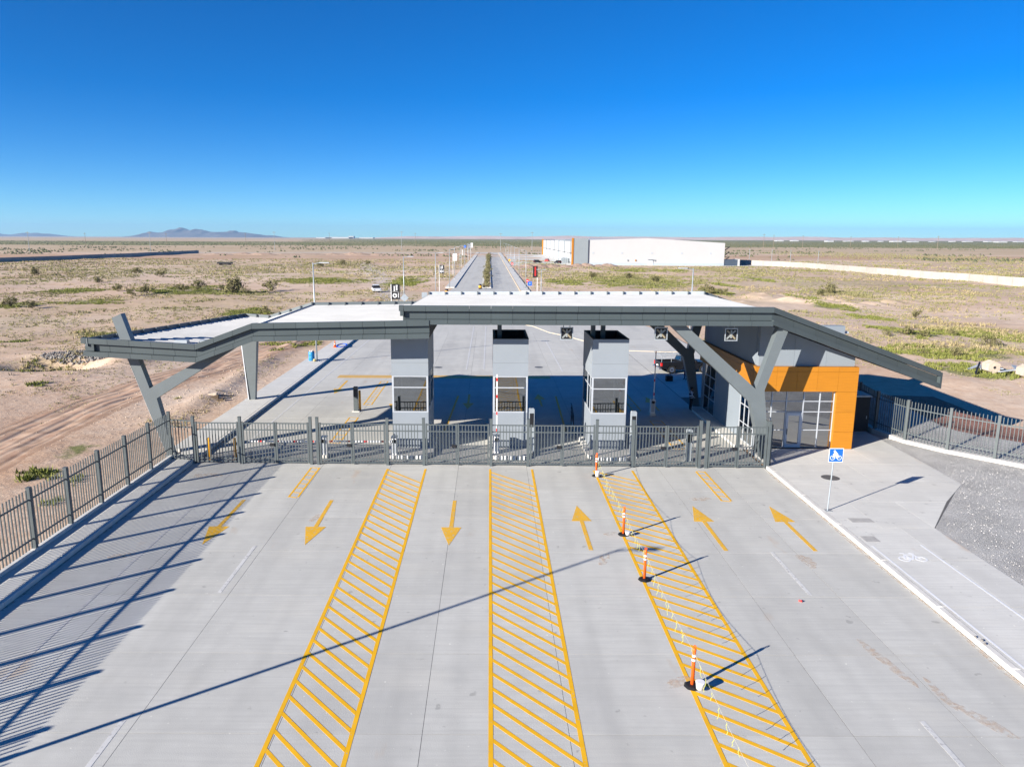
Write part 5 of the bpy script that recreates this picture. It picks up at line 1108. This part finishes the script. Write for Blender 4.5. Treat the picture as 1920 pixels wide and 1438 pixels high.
def suv(loc, rz, label, m='carwhite'):
    t = thing('parked_car', label, 'car', loc, rz=rz)
    low = [(-2.1, .45), (-1.75, .4)] + [(-1.3 + .4 * math.cos(a), .38 + .4 * math.sin(a)) for a in np.linspace(math.pi, 0, 7)] + [(1.0, .36)] + [(1.4 + .4 * math.cos(a), .38 + .4 * math.sin(a)) for a in np.linspace(math.pi, 0, 7)] + [(2.1, .42), (2.15, .75), (1.1, .98), (-2.1, 1.0)]
    part('body', MB().prism(low, -.88, .88), m, t, local=True)
    part('cabin', MB().hexa([(-2.08, -.85, 1.0), (.95, -.85, .99), (.95, .85, .99), (-2.08, .85, 1.0), (-1.85, -.68, 1.6), (.25, -.68, 1.6), (.25, .68, 1.6), (-1.85, .68, 1.6)]), 'carglass' if False else 'black', t, local=True)
    part('roof', MB().bevbox(-1.87, .27, -.69, .69, 1.601, 1.66, .03), m, t, local=True)
    for x in (-1.3, 1.4):
        for s in (-1, 1): wheel(t, x, s * .76, .34, .22, s)
    for s in (-1, 1): part('tail_light', MB().box(-2.13, -2.05, min(s * .6, s * .86), max(s * .6, s * .86), .75, .95), 'taillight', t, local=True); part('headlight', MB().box(2.0, 2.16, min(s * .5, s * .84), max(s * .5, s * .84), .62, .76), 'chrome', t, local=True)
suv((-26.2, 171.5, ground_z(-26.2, 171.5) - .02), R(-75), 'white car parked on the dirt left of the tall sign board')
for k, (x, y) in enumerate(((9.5 + 15, 380), (31, 400), (34, 372))): suv((x, y, ground_z(x, y)), R(20 + 50 * k), 'distant dark parked car in the warehouse yard, %s' % ('leftmost of three', 'middle of three', 'rightmost of three')[k], ('carpaint', 'red', 'carpaint')[k])
t = thing('flatbed_trailer', 'black flatbed trailer standing alone far out on the left plain', 'trailer', (-119, 335, ground_z(-119, 335)))
zt_ = ground_z(-119, 335); part('deck', MB().box(-122.2, -115.8, 334, 336.2, zt_ + .6, zt_ + 1.3), 'black', t); part('chassis', MB().box(-121.5, -116.5, 334.4, 335.8, zt_ + .35, zt_ + .599), 'black', t)
for x in (-121, -117): part('wheel', MB().tube((x, 333.9, zt_ + .4), (x, 336.3, zt_ + .4), .4, n=14), 'tyre', t)

# ---------------------------------------------------------------- people
def person(loc, rz, label, top, pants, hands=True, lean=0.0):
    sk = [((0, 0, .95), .13), ((0, 0, 1.12), .135), ((0, .01, 1.30), .155), ((0, .015, 1.43), .10), ((0, .01, 1.50), .055), ((0, -.01, 1.60), .085), ((0, -.015, 1.70), .082), ((0, -.01, 1.745), .045)]
    ed = [(i, i + 1) for i in range(7)]; V = [p for p, r in sk]; RR = [r for p, r in sk]
    def add(p, r, par): V.append(p); RR.append(r); ed.append((par, len(V) - 1)); return len(V) - 1
    for s in (-1, 1):
        a = add((s * .10, 0, .88), .095, 0); a = add((s * .115, -.015, .52), .066, a); a = add((s * .12, .03, .30), .058, a); a = add((s * .12, .03, .09), .042, a); a = add((s * .125, -.05, .045), .042, a); a = add((s * .13, -.17, .035), .03, a)
        a = add((s * .17, .015, 1.40), .068, 2); a = add((s * .235, .03, 1.14), .046, a); 
        a = add((s * .20, -.14, 1.02), .038, a); a = add((s * .15, -.22, .99), .03, a); pl = add((s * .12, -.27, .985), .03, a)
        for k in range(4):
            f = add((s * .10 + s * (k - 1.5) * .012, -.305, .995 - .012 * k), .010, pl); add((s * .085 + s * (k - 1.5) * .012, -.335 - (.012 if k in (1, 2) else 0), .975 - .012 * k), .008, f)
        th = add((s * .095, -.255, 1.005), .011, a); add((s * .075, -.28, 1.015), .009, th)
    nose = add((0, -.10, 1.62), .02, 5)
    me = bpy.data.meshes.new('body'); me.from_pydata(V, ed, []); o = bpy.data.objects.new('body', me); COL.objects.link(o)
    o.modifiers.new('s', 'SKIN'); ss = o.modifiers.new('u', 'SUBSURF'); ss.levels = 2; ss.render_levels = 2
    for i, v in enumerate(me.skin_vertices[0].data): v.radius = (RR[i], RR[i] * (.78 if 0 <= i <= 3 else 1)); v.use_root = (i == 0)
    dg = bpy.context.evaluated_depsgraph_get(); m2 = bpy.data.meshes.new_from_object(o.evaluated_get(dg)); bpy.data.objects.remove(o)
    for k in ('skin', top, pants, 'hair', 'black', 'navy'): m2.materials.append(M[k])
    for p in m2.polygons:
        c = p.center; p.use_smooth = True
        if c.z > 1.47: p.material_index = 3 if (c.z > 1.70 or (c.y > .02 and c.z > 1.58)) else 0
        elif c.z < .085: p.material_index = 4
        elif c.z < .98 and c.y > -.2: p.material_index = 2
        elif abs(c.x) < .33 and c.y < -.20 and c.z < 1.06: p.material_index = 0
        else: p.material_index = 1
    t = thing('person', label, 'person', loc, rz=rz); link('body', m2, None, t)
    vest = part('vest', MB().lathe([(.175, 1.02), (.19, 1.2), (.20, 1.34), (.15, 1.43)], (0, 0, 0), 16), 'navy', t, True, local=True); vest.scale = (1.0, .86, 1)
    for z in (1.10, 1.33): b_ = part('reflective_stripe', MB().lathe([(.192, z), (.199, z + .06)], (0, 0, 0), 16), 'white', t, local=True); b_.scale = (1.0, .88, 1)
    part('cap', MB().sphere((0, -.01, 1.71), .098, (1, 1.1, .62), 12, 6), 'hair', t, True, local=True)
    for s in (-1, 1): part('ear', MB().sphere((s * .088, 0, 1.62), .025, (.5, .8, 1.2), 6, 4), 'skin', t, True, local=True); part('eye', MB().sphere((s * .035, -.086, 1.64), .012, (1, .6, .8), 6, 4), 'black', t, local=True)
    return t
person((14.95, 53.2, 0), R(100), 'man in navy vest and dark trousers standing at the dark forked column', 'shirt', 'darkcloth')
person((17.75, 65.4, 0), R(-60), 'person in blue trousers mostly hidden behind the dark forked column', 'navy', 'navy')
t = thing('tool_case', 'black tool case on the ground near the pickup', 'case', (16.1, 64.7, 0)); part('box', MB().bevbox(15.8, 16.4, 64.5, 64.9, 0.003, .5, .04), 'black', t); part('handle', MB().path([(15.98, 64.7, .5), (15.98, 64.7, .6), (16.22, 64.7, .6), (16.22, 64.7, .5)], .02, 6), 'black', t)

# ---------------------------------------------------------------- warehouse
wh = thing('warehouse', 'huge white warehouse with orange trim and grey corner tower', 'building', (75, 350, 0))
Hl, Hp, Hr = 11.45, 12.55, 10.5
part('gable_wall', MB().prism([(46, 0), (110, 0), (110, Hr), (74, Hp), (46, Hl + .2)], 350, 350.5), 'wallwhite', wh)
part('plinth', MB().box(46, 110.05, 349.9, 349.98, 0, 1.2), 'wallblue', wh)
part('shell', MB().prism([(40.6, 0), (109.9, 0), (109.9, Hr - .15), (74, Hp - .15), (40.6, 10.9)], 350.55, 565), 'wallwhite', wh)
part('corner_tower', MB().box(39.2, 46, 349.4, 350.9, 0, 12.45), 'towergrey', wh); part('orange_fin', MB().box(38.3, 39.18, 349.2, 350.0, 0, 12.5), 'orange', wh); part('orange_fin', MB().box(39.6, 40.5, 565.1, 566, 0, 11.6), 'orange', wh)
for y in (372, 404, 436, 468, 500, 532): part('wall_pilaster', MB().box(40.2, 40.59, y, y + 2.2, 0, 11.0), 'towergrey', wh)
part('roof_box', MB().box(41, 47, 405, 470, 10.6, 11.6), 'towergrey', wh)
for y in np.arange(362, 560, 8.0):
    d = part('dock_door', MB().box(40.45, 40.59, y, y + 3.6, .9, 4.6), 'dock', wh); part('dock_light', MB().box(40.2, 40.44, y + 1.4, y + 2.2, 5.0, 5.4), 'black', d)
for x in (48.5, 62, 76, 90, 103.5): part('wall_vent', MB().box(x - .4, x + .4, 349.9, 349.98, 5.4, 6.0), 'wallblue', wh)
part('service_door', MB().box(74.2, 76.6, 349.75, 349.89, .02, 2.6), 'dock', wh); part('door_canopy', MB().box(74, 76.8, 349.2, 349.74, 2.65, 2.8), 'towergrey', wh)
for x in (64.8, 68.5, 77.6): part('wall_fitting', MB().box(x - .25, x + .25, 349.7, 349.89, 2.0, 2.7), 'orange' if x > 68 and x < 70 else 'towergrey', wh)
for k, z in enumerate((4.0, 6.4, 8.8)): part('fire_stair_flight', MB().hexa([(110.1, 352, z - 2.3), (113.0, 352, z - .2), (113.0, 353.2, z - .2), (110.1, 353.2, z - 2.3), (110.1, 352, z - 2.1), (113.0, 352, z), (113.0, 353.2, z), (110.1, 353.2, z - 2.1)]).box(110.1, 113.2, 353.25, 354.4, z - .1, z), 'black', wh)
an = thing('yard_annex', 'dark blue walled annex at the right end of the warehouse', 'annex', (113, 350, 0)); part('wall', MB().box(110.2, 116.5, 350.2, 356, 0, 2.9), mat('annex_dark', (.05, .07, .10), .6), an); part('end_wall', MB().box(116.52, 117.3, 349.6, 357, 0, 3.1), 'wallwhite', an)
yard = struct('warehouse_yard', MB().prism([(10, 345), (40, 345), (40, 349), (125, 347), (140, 352), (140, 356), (110, 358), (40.5, 358), (40.5, 570), (12, 570)], -.02, .05, 'z'), 'walk')
t = thing('yard_container', 'grey site container beside the warehouse dock', 'container', (38, 380, 0)); part('box', MB().box(36.6, 40, 378, 384, .05, 2.6), 'towergrey', t); part('door_bar', MB().box(37.6, 37.7, 377.9, 377.98, .2, 2.5).box(38.8, 38.9, 377.9, 377.98, .2, 2.5), 'galv', t)
# perimeter walls of precast panels
def precast(pts, h, label, w):
    t = thing('perimeter_wall', label, 'wall', (pts[0][0], pts[0][1], 0))
    for p, q in zip(pts, pts[1:]):
        for a, b_ in split(p, q, w):
            za = min(ground_z(*a), ground_z(*b_)); u = (Vector(b_) - Vector(a)).normalized(); nn = Vector((-u.y, u.x)) * .08; a2 = Vector(a) + u * .02; b2 = Vector(b_) - u * .02
            part('wall_panel', MB().prism([tuple(a2 - nn), tuple(b2 - nn), tuple(b2 + nn), tuple(a2 + nn)], za - .3, h + za * .3, 'z'), 'precast', t)
            part('pilaster', MB().box(a[0] - .16, a[0] + .16, a[1] - .16, a[1] + .16, za - .3, h + .1 + za * .3), 'precast', t)
precast([(124, 372), (138.5, 332), (141, 286), (143.5, 254), (146, 226), (149, 205), (154, 170)], 2.3, 'long pale precast perimeter wall running across the right plain', 6)
precast([(-224, 575), (-226, 471), (-230, 401), (-238, 355), (-246, 320)], 2.1, 'long shaded dark perimeter wall at the left edge of the plain', 9)
for k, (x, y) in enumerate(((128, 368), (133, 352), (137, 340), (140, 318))): solo('light_mast', MB().tube((x, y, 0), (x, y, 7.5), .09, n=6).box(x - .35, x + .35, y - .05, y + .05, 7.4, 7.5), 'galv', 'slim mast along the right perimeter wall, %s from the warehouse' % ('first', 'second', 'third', 'fourth')[k], 'mast', (x, y, 0), 'slim masts by the wall')
# utility poles
M['steelpole'] = mat('dull_steel_pole', (.26, .28, .29), .7, .1, 2)
UP = [(-359, 583, 16), (-478, 886, 16.5), (-273, 602, 16.5), (-440, 1020, 17), (-344, 1057, 18), (-208, 724, 18), (-250, 1170, 19), (-85, 724, 18.5), (-107, 1078, 19), (11, 747, 17.5), (41, 724, 18.5), (299, 818, 18), (381, 1006, 18), (426, 1020, 17.5), (533, 1107, 17), (455, 761, 16.5), (617, 1133, 17)]
ORD = ['first', 'second', 'third', 'fourth', 'fifth', 'sixth', 'seventh', 'eighth', 'ninth', 'tenth', 'eleventh', 'twelfth', 'thirteenth', 'fourteenth', 'fifteenth', 'sixteenth', 'seventeenth']
for k, (x, y, h) in enumerate(sorted(UP, key=lambda p: p[0] / p[1])):
    z = ground_z(x, y); t = thing('utility_pole', 'thin distant utility pole on the plain, %s from the left edge' % ORD[k], 'utility pole', (x, y, z), 'utility poles on the plain'); part('pole', MB().tube((x, y, z - .3), (x, y, z + h), .24, .15, 8), 'steelpole' if y < 760 else 'wood', t); part('crossarm', MB().box(x - 1.6, x + 1.6, y - .12, y + .12, z + h - 1.2, z + h - .95), 'wood', t)
# spoil and rubble
def blobmesh(name, c, rx, ry, h, seed, n_=26):
    a = np.linspace(-1, 1, n_); U, V_ = np.meshgrid(a, a); r = np.hypot(U, V_)
    zz = h * np.clip(1 - r ** 1.6, 0, 1) * (.55 + .9 * fbm(U * rx + c[0], V_ * ry + c[1], max(rx, ry) * .35, 5, seed)) - .15
    V3 = np.stack([U * rx, V_ * ry, zz], -1).reshape(-1, 3); ii = np.arange(n_ * n_).reshape(n_, n_); F_ = np.stack([ii[:-1, :-1], ii[:-1, 1:], ii[1:, 1:], ii[1:, :-1]], -1).reshape(-1, 4)
    return npmesh(name, V3, F_)
for k in range(13):
    x = -190 + k * 15.5; y = 518 + (x + 190) * .22 + random.uniform(-6, 6); o = link('spoil_heap', blobmesh('spoil_heap', (x, y), 13, 6, random.uniform(1.0, 1.9), 70 + k, 44), M['sandmound'], None, (x, y, ground_z(x, y)))
    tag(o, 'dug-earth heap in the row on the far left plain, %s from the left' % ORD[k], 'earth heap', 'row of earth heaps')
for k in range(9):
    x = 12 + k * 5.2 + random.uniform(-1, 1); y = 322 + k * 1.3; o = link('spoil_heap', blobmesh('spoil_heap', (x, y), 5.5, 5, random.uniform(.9, 1.7), 90 + k, 36), M['sandmound'], None, (x, y, ground_z(x, y)))
    tag(o, 'tan earth heap before the warehouse yard, %s from the road' % ORD[k], 'earth heap', 'earth heaps before the yard')
def pile(n_, name, m, cx, cy, rx, ry, s0, s1, label):
    def fn(q): a = RNG.uniform(0, 6.28, q); r = np.sqrt(RNG.uniform(0, 1, q)); x = cx + rx * r * np.cos(a); y = cy + ry * r * np.sin(a); return np.stack([x, y, ground_zv(x, y) + .03], -1)
    chips(n_, name, m, fn, s0, s1)['label'] = label
pile(700, 'rubble_bank', 'greyrock', -42, 75.5, 4.5, 2.0, .06, .2, 'bank of grey broken rubble behind the dug pit'); pile(260, 'scattered_stones', 'rubble', -24, 62, 5, 14, .03, .08, 'scattered pale stones on the dirt left of the walk')
pile(700, 'field_stones', 'rubble', -34, 58, 14, 22, .02, .05, 'small stones strewn over the dirt track area'); pile(400, 'right_field_stones', 'rubble', 55, 75, 18, 25, .02, .06, 'small stones strewn over the dirt right of the office')
for k, (x, y, r) in enumerate(((-21.5, 56.5, .28), (-21.9, 57.1, .35), (-20.9, 56.0, .22), (-21.2, 57.5, .2))): solo('broken_slab', MB().hexa([(x - r, y - r * .7, ground_z(x, y) - .1), (x + r, y - r * .6, ground_z(x, y) - .1), (x + r * .8, y + r * .7, ground_z(x, y) - .1), (x - r * .9, y + r * .6, ground_z(x, y) - .1), (x - r, y - r * .7, ground_z(x, y) + .12), (x + r, y - r * .6, ground_z(x, y) + .2), (x + r * .8, y + r * .7, ground_z(x, y) + .22), (x - r * .9, y + r * .6, ground_z(x, y) + .1)]), 'rubble' if k % 2 else 'bark', 'broken slab in the dirt beside the left walk, %s of four' % ORD[k], 'slab', (x, y, ground_z(x, y)), 'broken slabs by the walk')
# construction debris at the right edge
def zb(x, y): return ground_z(x, y)
for k, (x, y) in enumerate(((47.2, 68.2), (48.6, 65.6))):
    z = zb(x, y) + .02; t = thing('concrete_block', 'pale hexagonal concrete footing with a central hole, %s of two' % ('left', 'right')[k], 'concrete block', (x, y, z)); part('block', MB().prism([(x + .62 * math.cos(a), z + .55 + .62 * math.sin(a)) for a in np.linspace(.52, 6.28 + .52, 7)[:-1]], y - .45, y + .55), 'rubble', t); part('hole', MB().tube((x + .02, y - .458, z + .55), (x + .02, y - .451, z + .55), .13, n=12), 'black', t)
for k in range(8):
    x, y = 46.6 + k * .55, 69.5 - k * .35 + random.uniform(-.5, .5); z = zb(x, y); a = random.uniform(-.7, .7); L = random.uniform(1.4, 2.6)
    mb = MB().box(-L / 2, L / 2, -.18, .18, 0, .09); o = link('scrap_sheet', meshof('scrap_sheet', mb), M[('frame', 'galv', 'white', 'galv')[k % 4]], None, (x, y, z + .12 + .06 * k), a); o.rotation_euler = (random.uniform(-.15, .15), random.uniform(-.2, .2), a + 1.2 * (k % 2))
    tag(o, 'loose metal sheet in the scrap pile at the right edge, %s in the heap' % ORD[k], 'metal sheet', 'scrap sheets')
solo('scrap_pipe', MB().tube((45.0, 67.0, zb(45, 67) + .12), (46.8, 69.3, zb(46.8, 69.3) + .75), .09, n=10), 'black', 'dark pipe leaning on the scrap pile at the right', 'pipe', (45, 67, zb(45, 67)))

# ---------------------------------------------------------------- vegetation
def tufts(name, m, ells, per, hmin, hmax, label, blades=7, spread=.16, wd=.05):
    PX = []; PY = []; HS = []
    for (cx, cy, rx, ry, t, k) in ells:
        dens = per * k * (1 if cy < 130 else max(.12, (130 / cy) ** 1.7)); n_ = int(min(9000, math.pi * rx * ry * dens))
        a = RNG.uniform(0, 6.2832, n_); r = RNG.uniform(0, 1, n_) ** .6; x = cx + rx * 1.08 * r * np.cos(a); y = cy + ry * 1.08 * r * np.sin(a)
        keep = fbm(x, y, 3.0, 3, 77) > .40 + .22 * (r ** 2); PX.append(x[keep]); PY.append(y[keep]); HS.append(np.full(keep.sum(), 1 + max(0, (cy - 120) / 320)))
    x = np.concatenate(PX); y = np.concatenate(PY); sc = np.concatenate(HS); n_ = len(x)
    z = ground_zv(x, y) - .03; h = RNG.uniform(hmin, hmax, (n_, blades)) * sc[:, None] * (.5 + fbm(x, y, 2.2, 2, 91))[:, None]
    a = RNG.uniform(0, 6.2832, (n_, blades)); ro = RNG.uniform(0, spread, (n_, blades)) * sc[:, None]; ln = RNG.uniform(.1, .7, (n_, blades)) * h
    bx = x[:, None] + ro * np.cos(a); by = y[:, None] + ro * np.sin(a); w = wd * sc[:, None] * RNG.uniform(.6, 1.3, (n_, blades)); pa = a + RNG.uniform(.8, 2.3, (n_, blades))
    v0 = np.stack([bx - w * np.cos(pa), by - w * np.sin(pa), np.broadcast_to(z[:, None], bx.shape)], -1); v1 = np.stack([bx + w * np.cos(pa), by + w * np.sin(pa), np.broadcast_to(z[:, None], bx.shape)], -1)
    v2 = np.stack([bx + ln * np.cos(a), by + ln * np.sin(a), z[:, None] + h], -1)
    V = np.stack([v0, v1, v2], 2).reshape(-1, 3); F_ = np.arange(len(V)).reshape(-1, 3)
    o = tag(link(name, npmesh(name, V, F_), M[m]), kind='stuff'); o['label'] = label; return o
tufts('green_weeds', 'lush', [e for e in VEG if e[4] == 'g'], 10, .12, .34, 'low green weeds in patches over the plain', spread=.22, wd=.06)
tufts('olive_scrub', 'olive', [e for e in VEG if e[4] == 'o'], 3.0, .16, .42, 'sparse olive scrub over the plain', spread=.22, wd=.06)
tufts('straw_grass', 'straw', [e for e in VEG if e[4] == 'd'], 3.0, .2, .5, 'dry straw-coloured grass clumps', spread=.18)
rx_ = [(RNG.uniform(-1, 1) * .75 * y, y, 3 + y * .02, 3 + y * .03, 'o', .25) for y in RNG.uniform(60, 330, 170)]
rx_ = [e for e in rx_ if not (-24 < e[0] < 40 and e[1] < 140) and not (-16 < e[0] < 14) and not (e[0] > 20 and e[1] < 72 and e[0] < 42)]
tufts('scattered_scrub', 'olive', rx_, 1.6, .12, .32, 'thin scattered scrub between the green patches', spread=.3, wd=.06)
def wide_scrub(name, m, seed, thr, n_, hmin, hmax, label, bl=6):
    y = 48 * np.exp(RNG.uniform(0, 2.2, n_)); x = RNG.uniform(-.80, .82, n_) * y
    d1 = fbm(x, y, 14, 4, seed) ; d2 = fbm(x, y, 3.0, 2, seed + 5); k = (d1 * .9 + d2 * .3 > thr)
    k &= ~((x > -20.5) & (x < 25.5) & (y < 112)) & ~((x > -15) & (x < 24) & (y < 192)) & ~((x > -12) & (x < 11)) & ~((x > 22) & (x < 42) & (y < 72)) & ~((x > 36) & (x < 145) & (y > 344)) & ~((np.abs(x + 27) < 3.2) & (y < 160))
    x, y = x[k], y[k]; n2 = len(x); z = ground_zv(x, y) - .02; sc = np.clip(y / 95, .7, 3.2); h = RNG.uniform(hmin, hmax, (n2, bl)) * sc[:, None]; a = RNG.uniform(0, 6.2832, (n2, bl)); ro = RNG.uniform(0, .26, (n2, bl)) * sc[:, None]; ln = RNG.uniform(.2, 1.0, (n2, bl)) * h
    bx = x[:, None] + ro * np.cos(a); by = y[:, None] + ro * np.sin(a); w = .045 * sc[:, None] * RNG.uniform(.6, 1.4, (n2, bl)); pa = a + RNG.uniform(.8, 2.3, (n2, bl)); zz = np.broadcast_to(z[:, None], bx.shape)
    V = np.stack([np.stack([bx - w * np.cos(pa), by - w * np.sin(pa), zz], -1), np.stack([bx + w * np.cos(pa), by + w * np.sin(pa), zz], -1), np.stack([bx + ln * np.cos(a), by + ln * np.sin(a), zz + h], -1)], 2).reshape(-1, 3)
    o = tag(link(name, npmesh(name, V, np.arange(len(V)).reshape(-1, 3)), M[m]), kind='stuff'); o['label'] = label
wide_scrub('low_olive_scrub', 'olive', 141, .685, 60000, .06, .20, 'thin olive scrub strewn over the whole plain'); wide_scrub('low_green_scrub', 'lush', 177, .695, 60000, .05, .16, 'small green weeds strewn over the plain'); wide_scrub('low_dry_scrub', 'straw', 203, .715, 60000, .06, .22, 'dry grass wisps strewn over the plain')
def shrub(x, y, s, label, name='desert_shrub', cat='shrub', z=None, group='shrubs on the plain', tall=.75, m='leaf'):
    z = ground_z(x, y) - .03 if z is None else z
    t = thing(name, label, cat, (x, y, z), group); rr = np.random.default_rng(int(abs(x * 31 + y * 7)) + 1)
    n_ = int(620 + 120 * min(s, 6)); nc = 14
    cc = np.stack([rr.normal(0, .26, nc) * s, rr.normal(0, .26, nc) * s, rr.uniform(.25, .85, nc) * s * tall], -1); cr = rr.uniform(.13, .26, nc) * s
    k = rr.integers(0, nc, n_); d = rr.normal(0, 1, (n_, 3)); d /= np.linalg.norm(d, axis=1)[:, None]; p = cc[k] + d * (cr[k] * rr.uniform(.45, 1.05, n_))[:, None]; p[:, 2] = np.maximum(p[:, 2], .04 * s)
    u = rr.normal(0, 1, (n_, 3)); u /= np.linalg.norm(u, axis=1)[:, None]; w = np.cross(u, d); w /= np.maximum(np.linalg.norm(w, axis=1), 1e-6)[:, None]; q = (s * rr.uniform(.026, .055, n_))[:, None]
    V = np.stack([p - u * q, p + w * q * .6, p + u * q, p - w * q * .6], 1).reshape(-1, 3); link('foliage', npmesh('foliage', V, np.arange(len(V)).reshape(-1, 4)), M[m], t)
    mb = MB()
    for j in range(5): mb.tube((0, 0, 0), tuple(cc[j] * .85), .018 * s, .008 * s, 5)
    part('stem', mb, 'bark', t, local=True)
for k, (x, y, s) in enumerate(sorted(BUSH, key=lambda b: b[0] / b[1])):
    shrub(x, y, s * .95, 'desert shrub on the %s plain, %s from that side' % (('left', ORDX[k]) if x < 0 else ('right', ORDX[len(BUSH) - 1 - k])))
for k, y in enumerate(list(np.arange(185, 330, 6.2)) + list(np.arange(332, 520, 9))):
    s = random.uniform(1.3, 2.0) * (1 + (y - 190) / 700); shrub(-.7 + random.uniform(-.3, .3), y, s, 'bushy median plant, %s from the near end' % ORDX[k], 'median_shrub', 'shrub', .22 if y > 187.5 else -.02, 'shrubs along the median', tall=.9, m='olive' if k % 3 == 0 else 'leaf')
# far scrub plain, low blobs
n_ = 26000; yy_ = 430 * np.exp(RNG.uniform(0, 2.35, n_)); xx_ = RNG.uniform(-.78, .80, n_) * yy_ * 1.0
cl = fbm(xx_, yy_, 60, 3, 33); kp = ((yy_ > 1050) | (cl > .60)) & ~((yy_ > 1900) & (xx_ < -.25 * yy_)) & ~((np.abs(xx_) < 14) & (yy_ < 660)) & ~((xx_ > 8) & (xx_ < 145) & (yy_ < 575)) & ~((np.abs(yy_ - 640 - xx_ * .2) < 26) & (xx_ > -240) & (xx_ < 160))  # no blobs at far left, where the ground is kept haze-pale
xx_, yy_ = xx_[kp], yy_[kp]
def farpts(q): return np.stack([xx_, yy_, ground_zv(xx_, yy_)], -1)
base_sz = 1.0
M['farscrub'] = leafmat('far_scrub_leaf', (0.075, 0.085, 0.045), (0.15, 0.15, 0.085))
fs_ = chips(len(xx_), 'far_scrub', 'farscrub', farpts, .5, 1.5); fs_['label'] = 'dark scrub covering the distant plain'

# ---------------------------------------------------------------- distance: hills, mesa, town
def ridge(name, x0, x1, y, prof, depth, m, seed, label, nn=240, rough=.5, mr=26):
    xs_ = np.linspace(x0, x1, nn); px = np.linspace(0, 1, len(prof)); hh = np.interp(np.linspace(0, 1, nn), px, prof)
    rows = []
    for j in range(mr):
        v = j / (mr - 1); f = 1 - abs(2 * v - 1) ** 1.2; yy = y + (v - .5) * depth
        nz = fbm(xs_ + 0 * v, np.full(nn, yy), (x1 - x0) / 14, 5, seed); z = hh * f * (1 - rough + rough * 1.9 * nz) - 3
        rows.append(np.stack([xs_, np.full(nn, yy), z], -1))
    V = np.concatenate(rows); ii = np.arange(mr * nn).reshape(mr, nn); o = link(name, npmesh(name, V, np.stack([ii[:-1, :-1], ii[:-1, 1:], ii[1:, 1:], ii[1:, :-1]], -1).reshape(-1, 4)), M[m]); o['label'] = label
    o.data.polygons.foreach_set('use_smooth', np.ones(len(o.data.polygons), dtype=bool)); return tag(o, kind='structure')
M['mount'] = mat('bare_rock_range', (.13, .115, .105), .95, .3, .004); M['mesa'] = mat('pale_badland', (.52, .37, .30), .95, .2, .006, stretch=(1, 1, 5), col2=(.66, .55, .48))
def pxx(px, y): return (px - 917) / 1380 * y * 1.0
ridge('mountain_range', pxx(255, 13500), pxx(545, 13500), 13500, [0, 25, 60, 92, 80, 110, 138, 150, 132, 146, 138, 104, 116, 100, 110, 98, 72, 60, 40, 34, 16, 4], 1500, 'mount', 3, 'jagged mountain range on the left horizon')
ridge('far_hills', pxx(-60, 15000), pxx(150, 15000), 15000, [10, 40, 85, 50, 30, 60, 75, 55, 20, 0], 1500, 'mount', 8, 'low hazy hills at the far left horizon')
ridge('mesa_bluffs', pxx(690, 7600), pxx(2080, 7600), 7600, [10, 28, 26, 34, 30, 38, 34, 38, 33, 38, 35, 33, 31, 34, 31, 34, 35, 34, 36, 38], 900, 'mesa', 13, 'low pale pink bluffs along the right horizon', 420, .35)
rr = random.Random(5)
T = [(-330 + -1 * 0, 0)]
tw = []
for k, px in enumerate((1452, 1480, 1545, 1580, 1612, 1640, 1668, 1700, 1735, 1772, 1800, 1838, 1862, 1895, 1915)):
    y = rr.uniform(3300, 4200); x = pxx(px, y); w = rr.uniform(10, 42); h = rr.uniform(3, 6); z = 0
    t = thing('distant_shed', 'tiny white shed of the far town on the right, %s from the left' % ORD[k], 'building', (x, y, 0), 'far town sheds'); part('wall', MB().box(x - w / 2, x + w / 2, y, y + 40, -1, h), 'wallwhite', t); part('roof', MB().prism([(x - w / 2 - 1, h + .02), (x + w / 2 + 1, h + .02), (x, h + 2)], y - 1, y + 41), ('roof', 'wallblue', 'galv')[k % 3], t)
for k, (px, w, h) in enumerate(((612, 140, 8), (640, 260, 11), (662, 45, 20), (690, 130, 9))):
    y = 7000; x = pxx(px, y); t = thing('distant_plant', 'white far-off factory block on the centre-left horizon, %s from the left' % ORD[k], 'building', (x, y, 0), 'far factory blocks'); part('wall', MB().box(x - w / 2, x + w / 2, y, y + 80, -1, h), 'wallwhite', t); part('roof', MB().box(x - w / 2 - 2, x + w / 2 + 2, y - 2, y + 82, h + .02, h + 2), 'roof', t)

# ---------------------------------------------------------------- haze
hz = bpy.data.materials.new('haze_air'); hz.use_nodes = True; n = hz.node_tree.nodes; n.clear(); o_ = n.new('ShaderNodeOutputMaterial'); pv = n.new('ShaderNodeVolumePrincipled')
pv.inputs['Color'].default_value = (.42, .68, 1.0, 1); pv.inputs['Density'].default_value = HAZE; pv.inputs['Anisotropy'].default_value = .2
hz.node_tree.links.new(pv.outputs[0], o_.inputs['Volume'])
me = meshof('haze', MB().box(-17050, 17050, -3050, 17050, -8, 260)); me.materials.append(hz); tag(link('haze', me), kind='stuff')['label'] = 'thin blue haze over the plain'
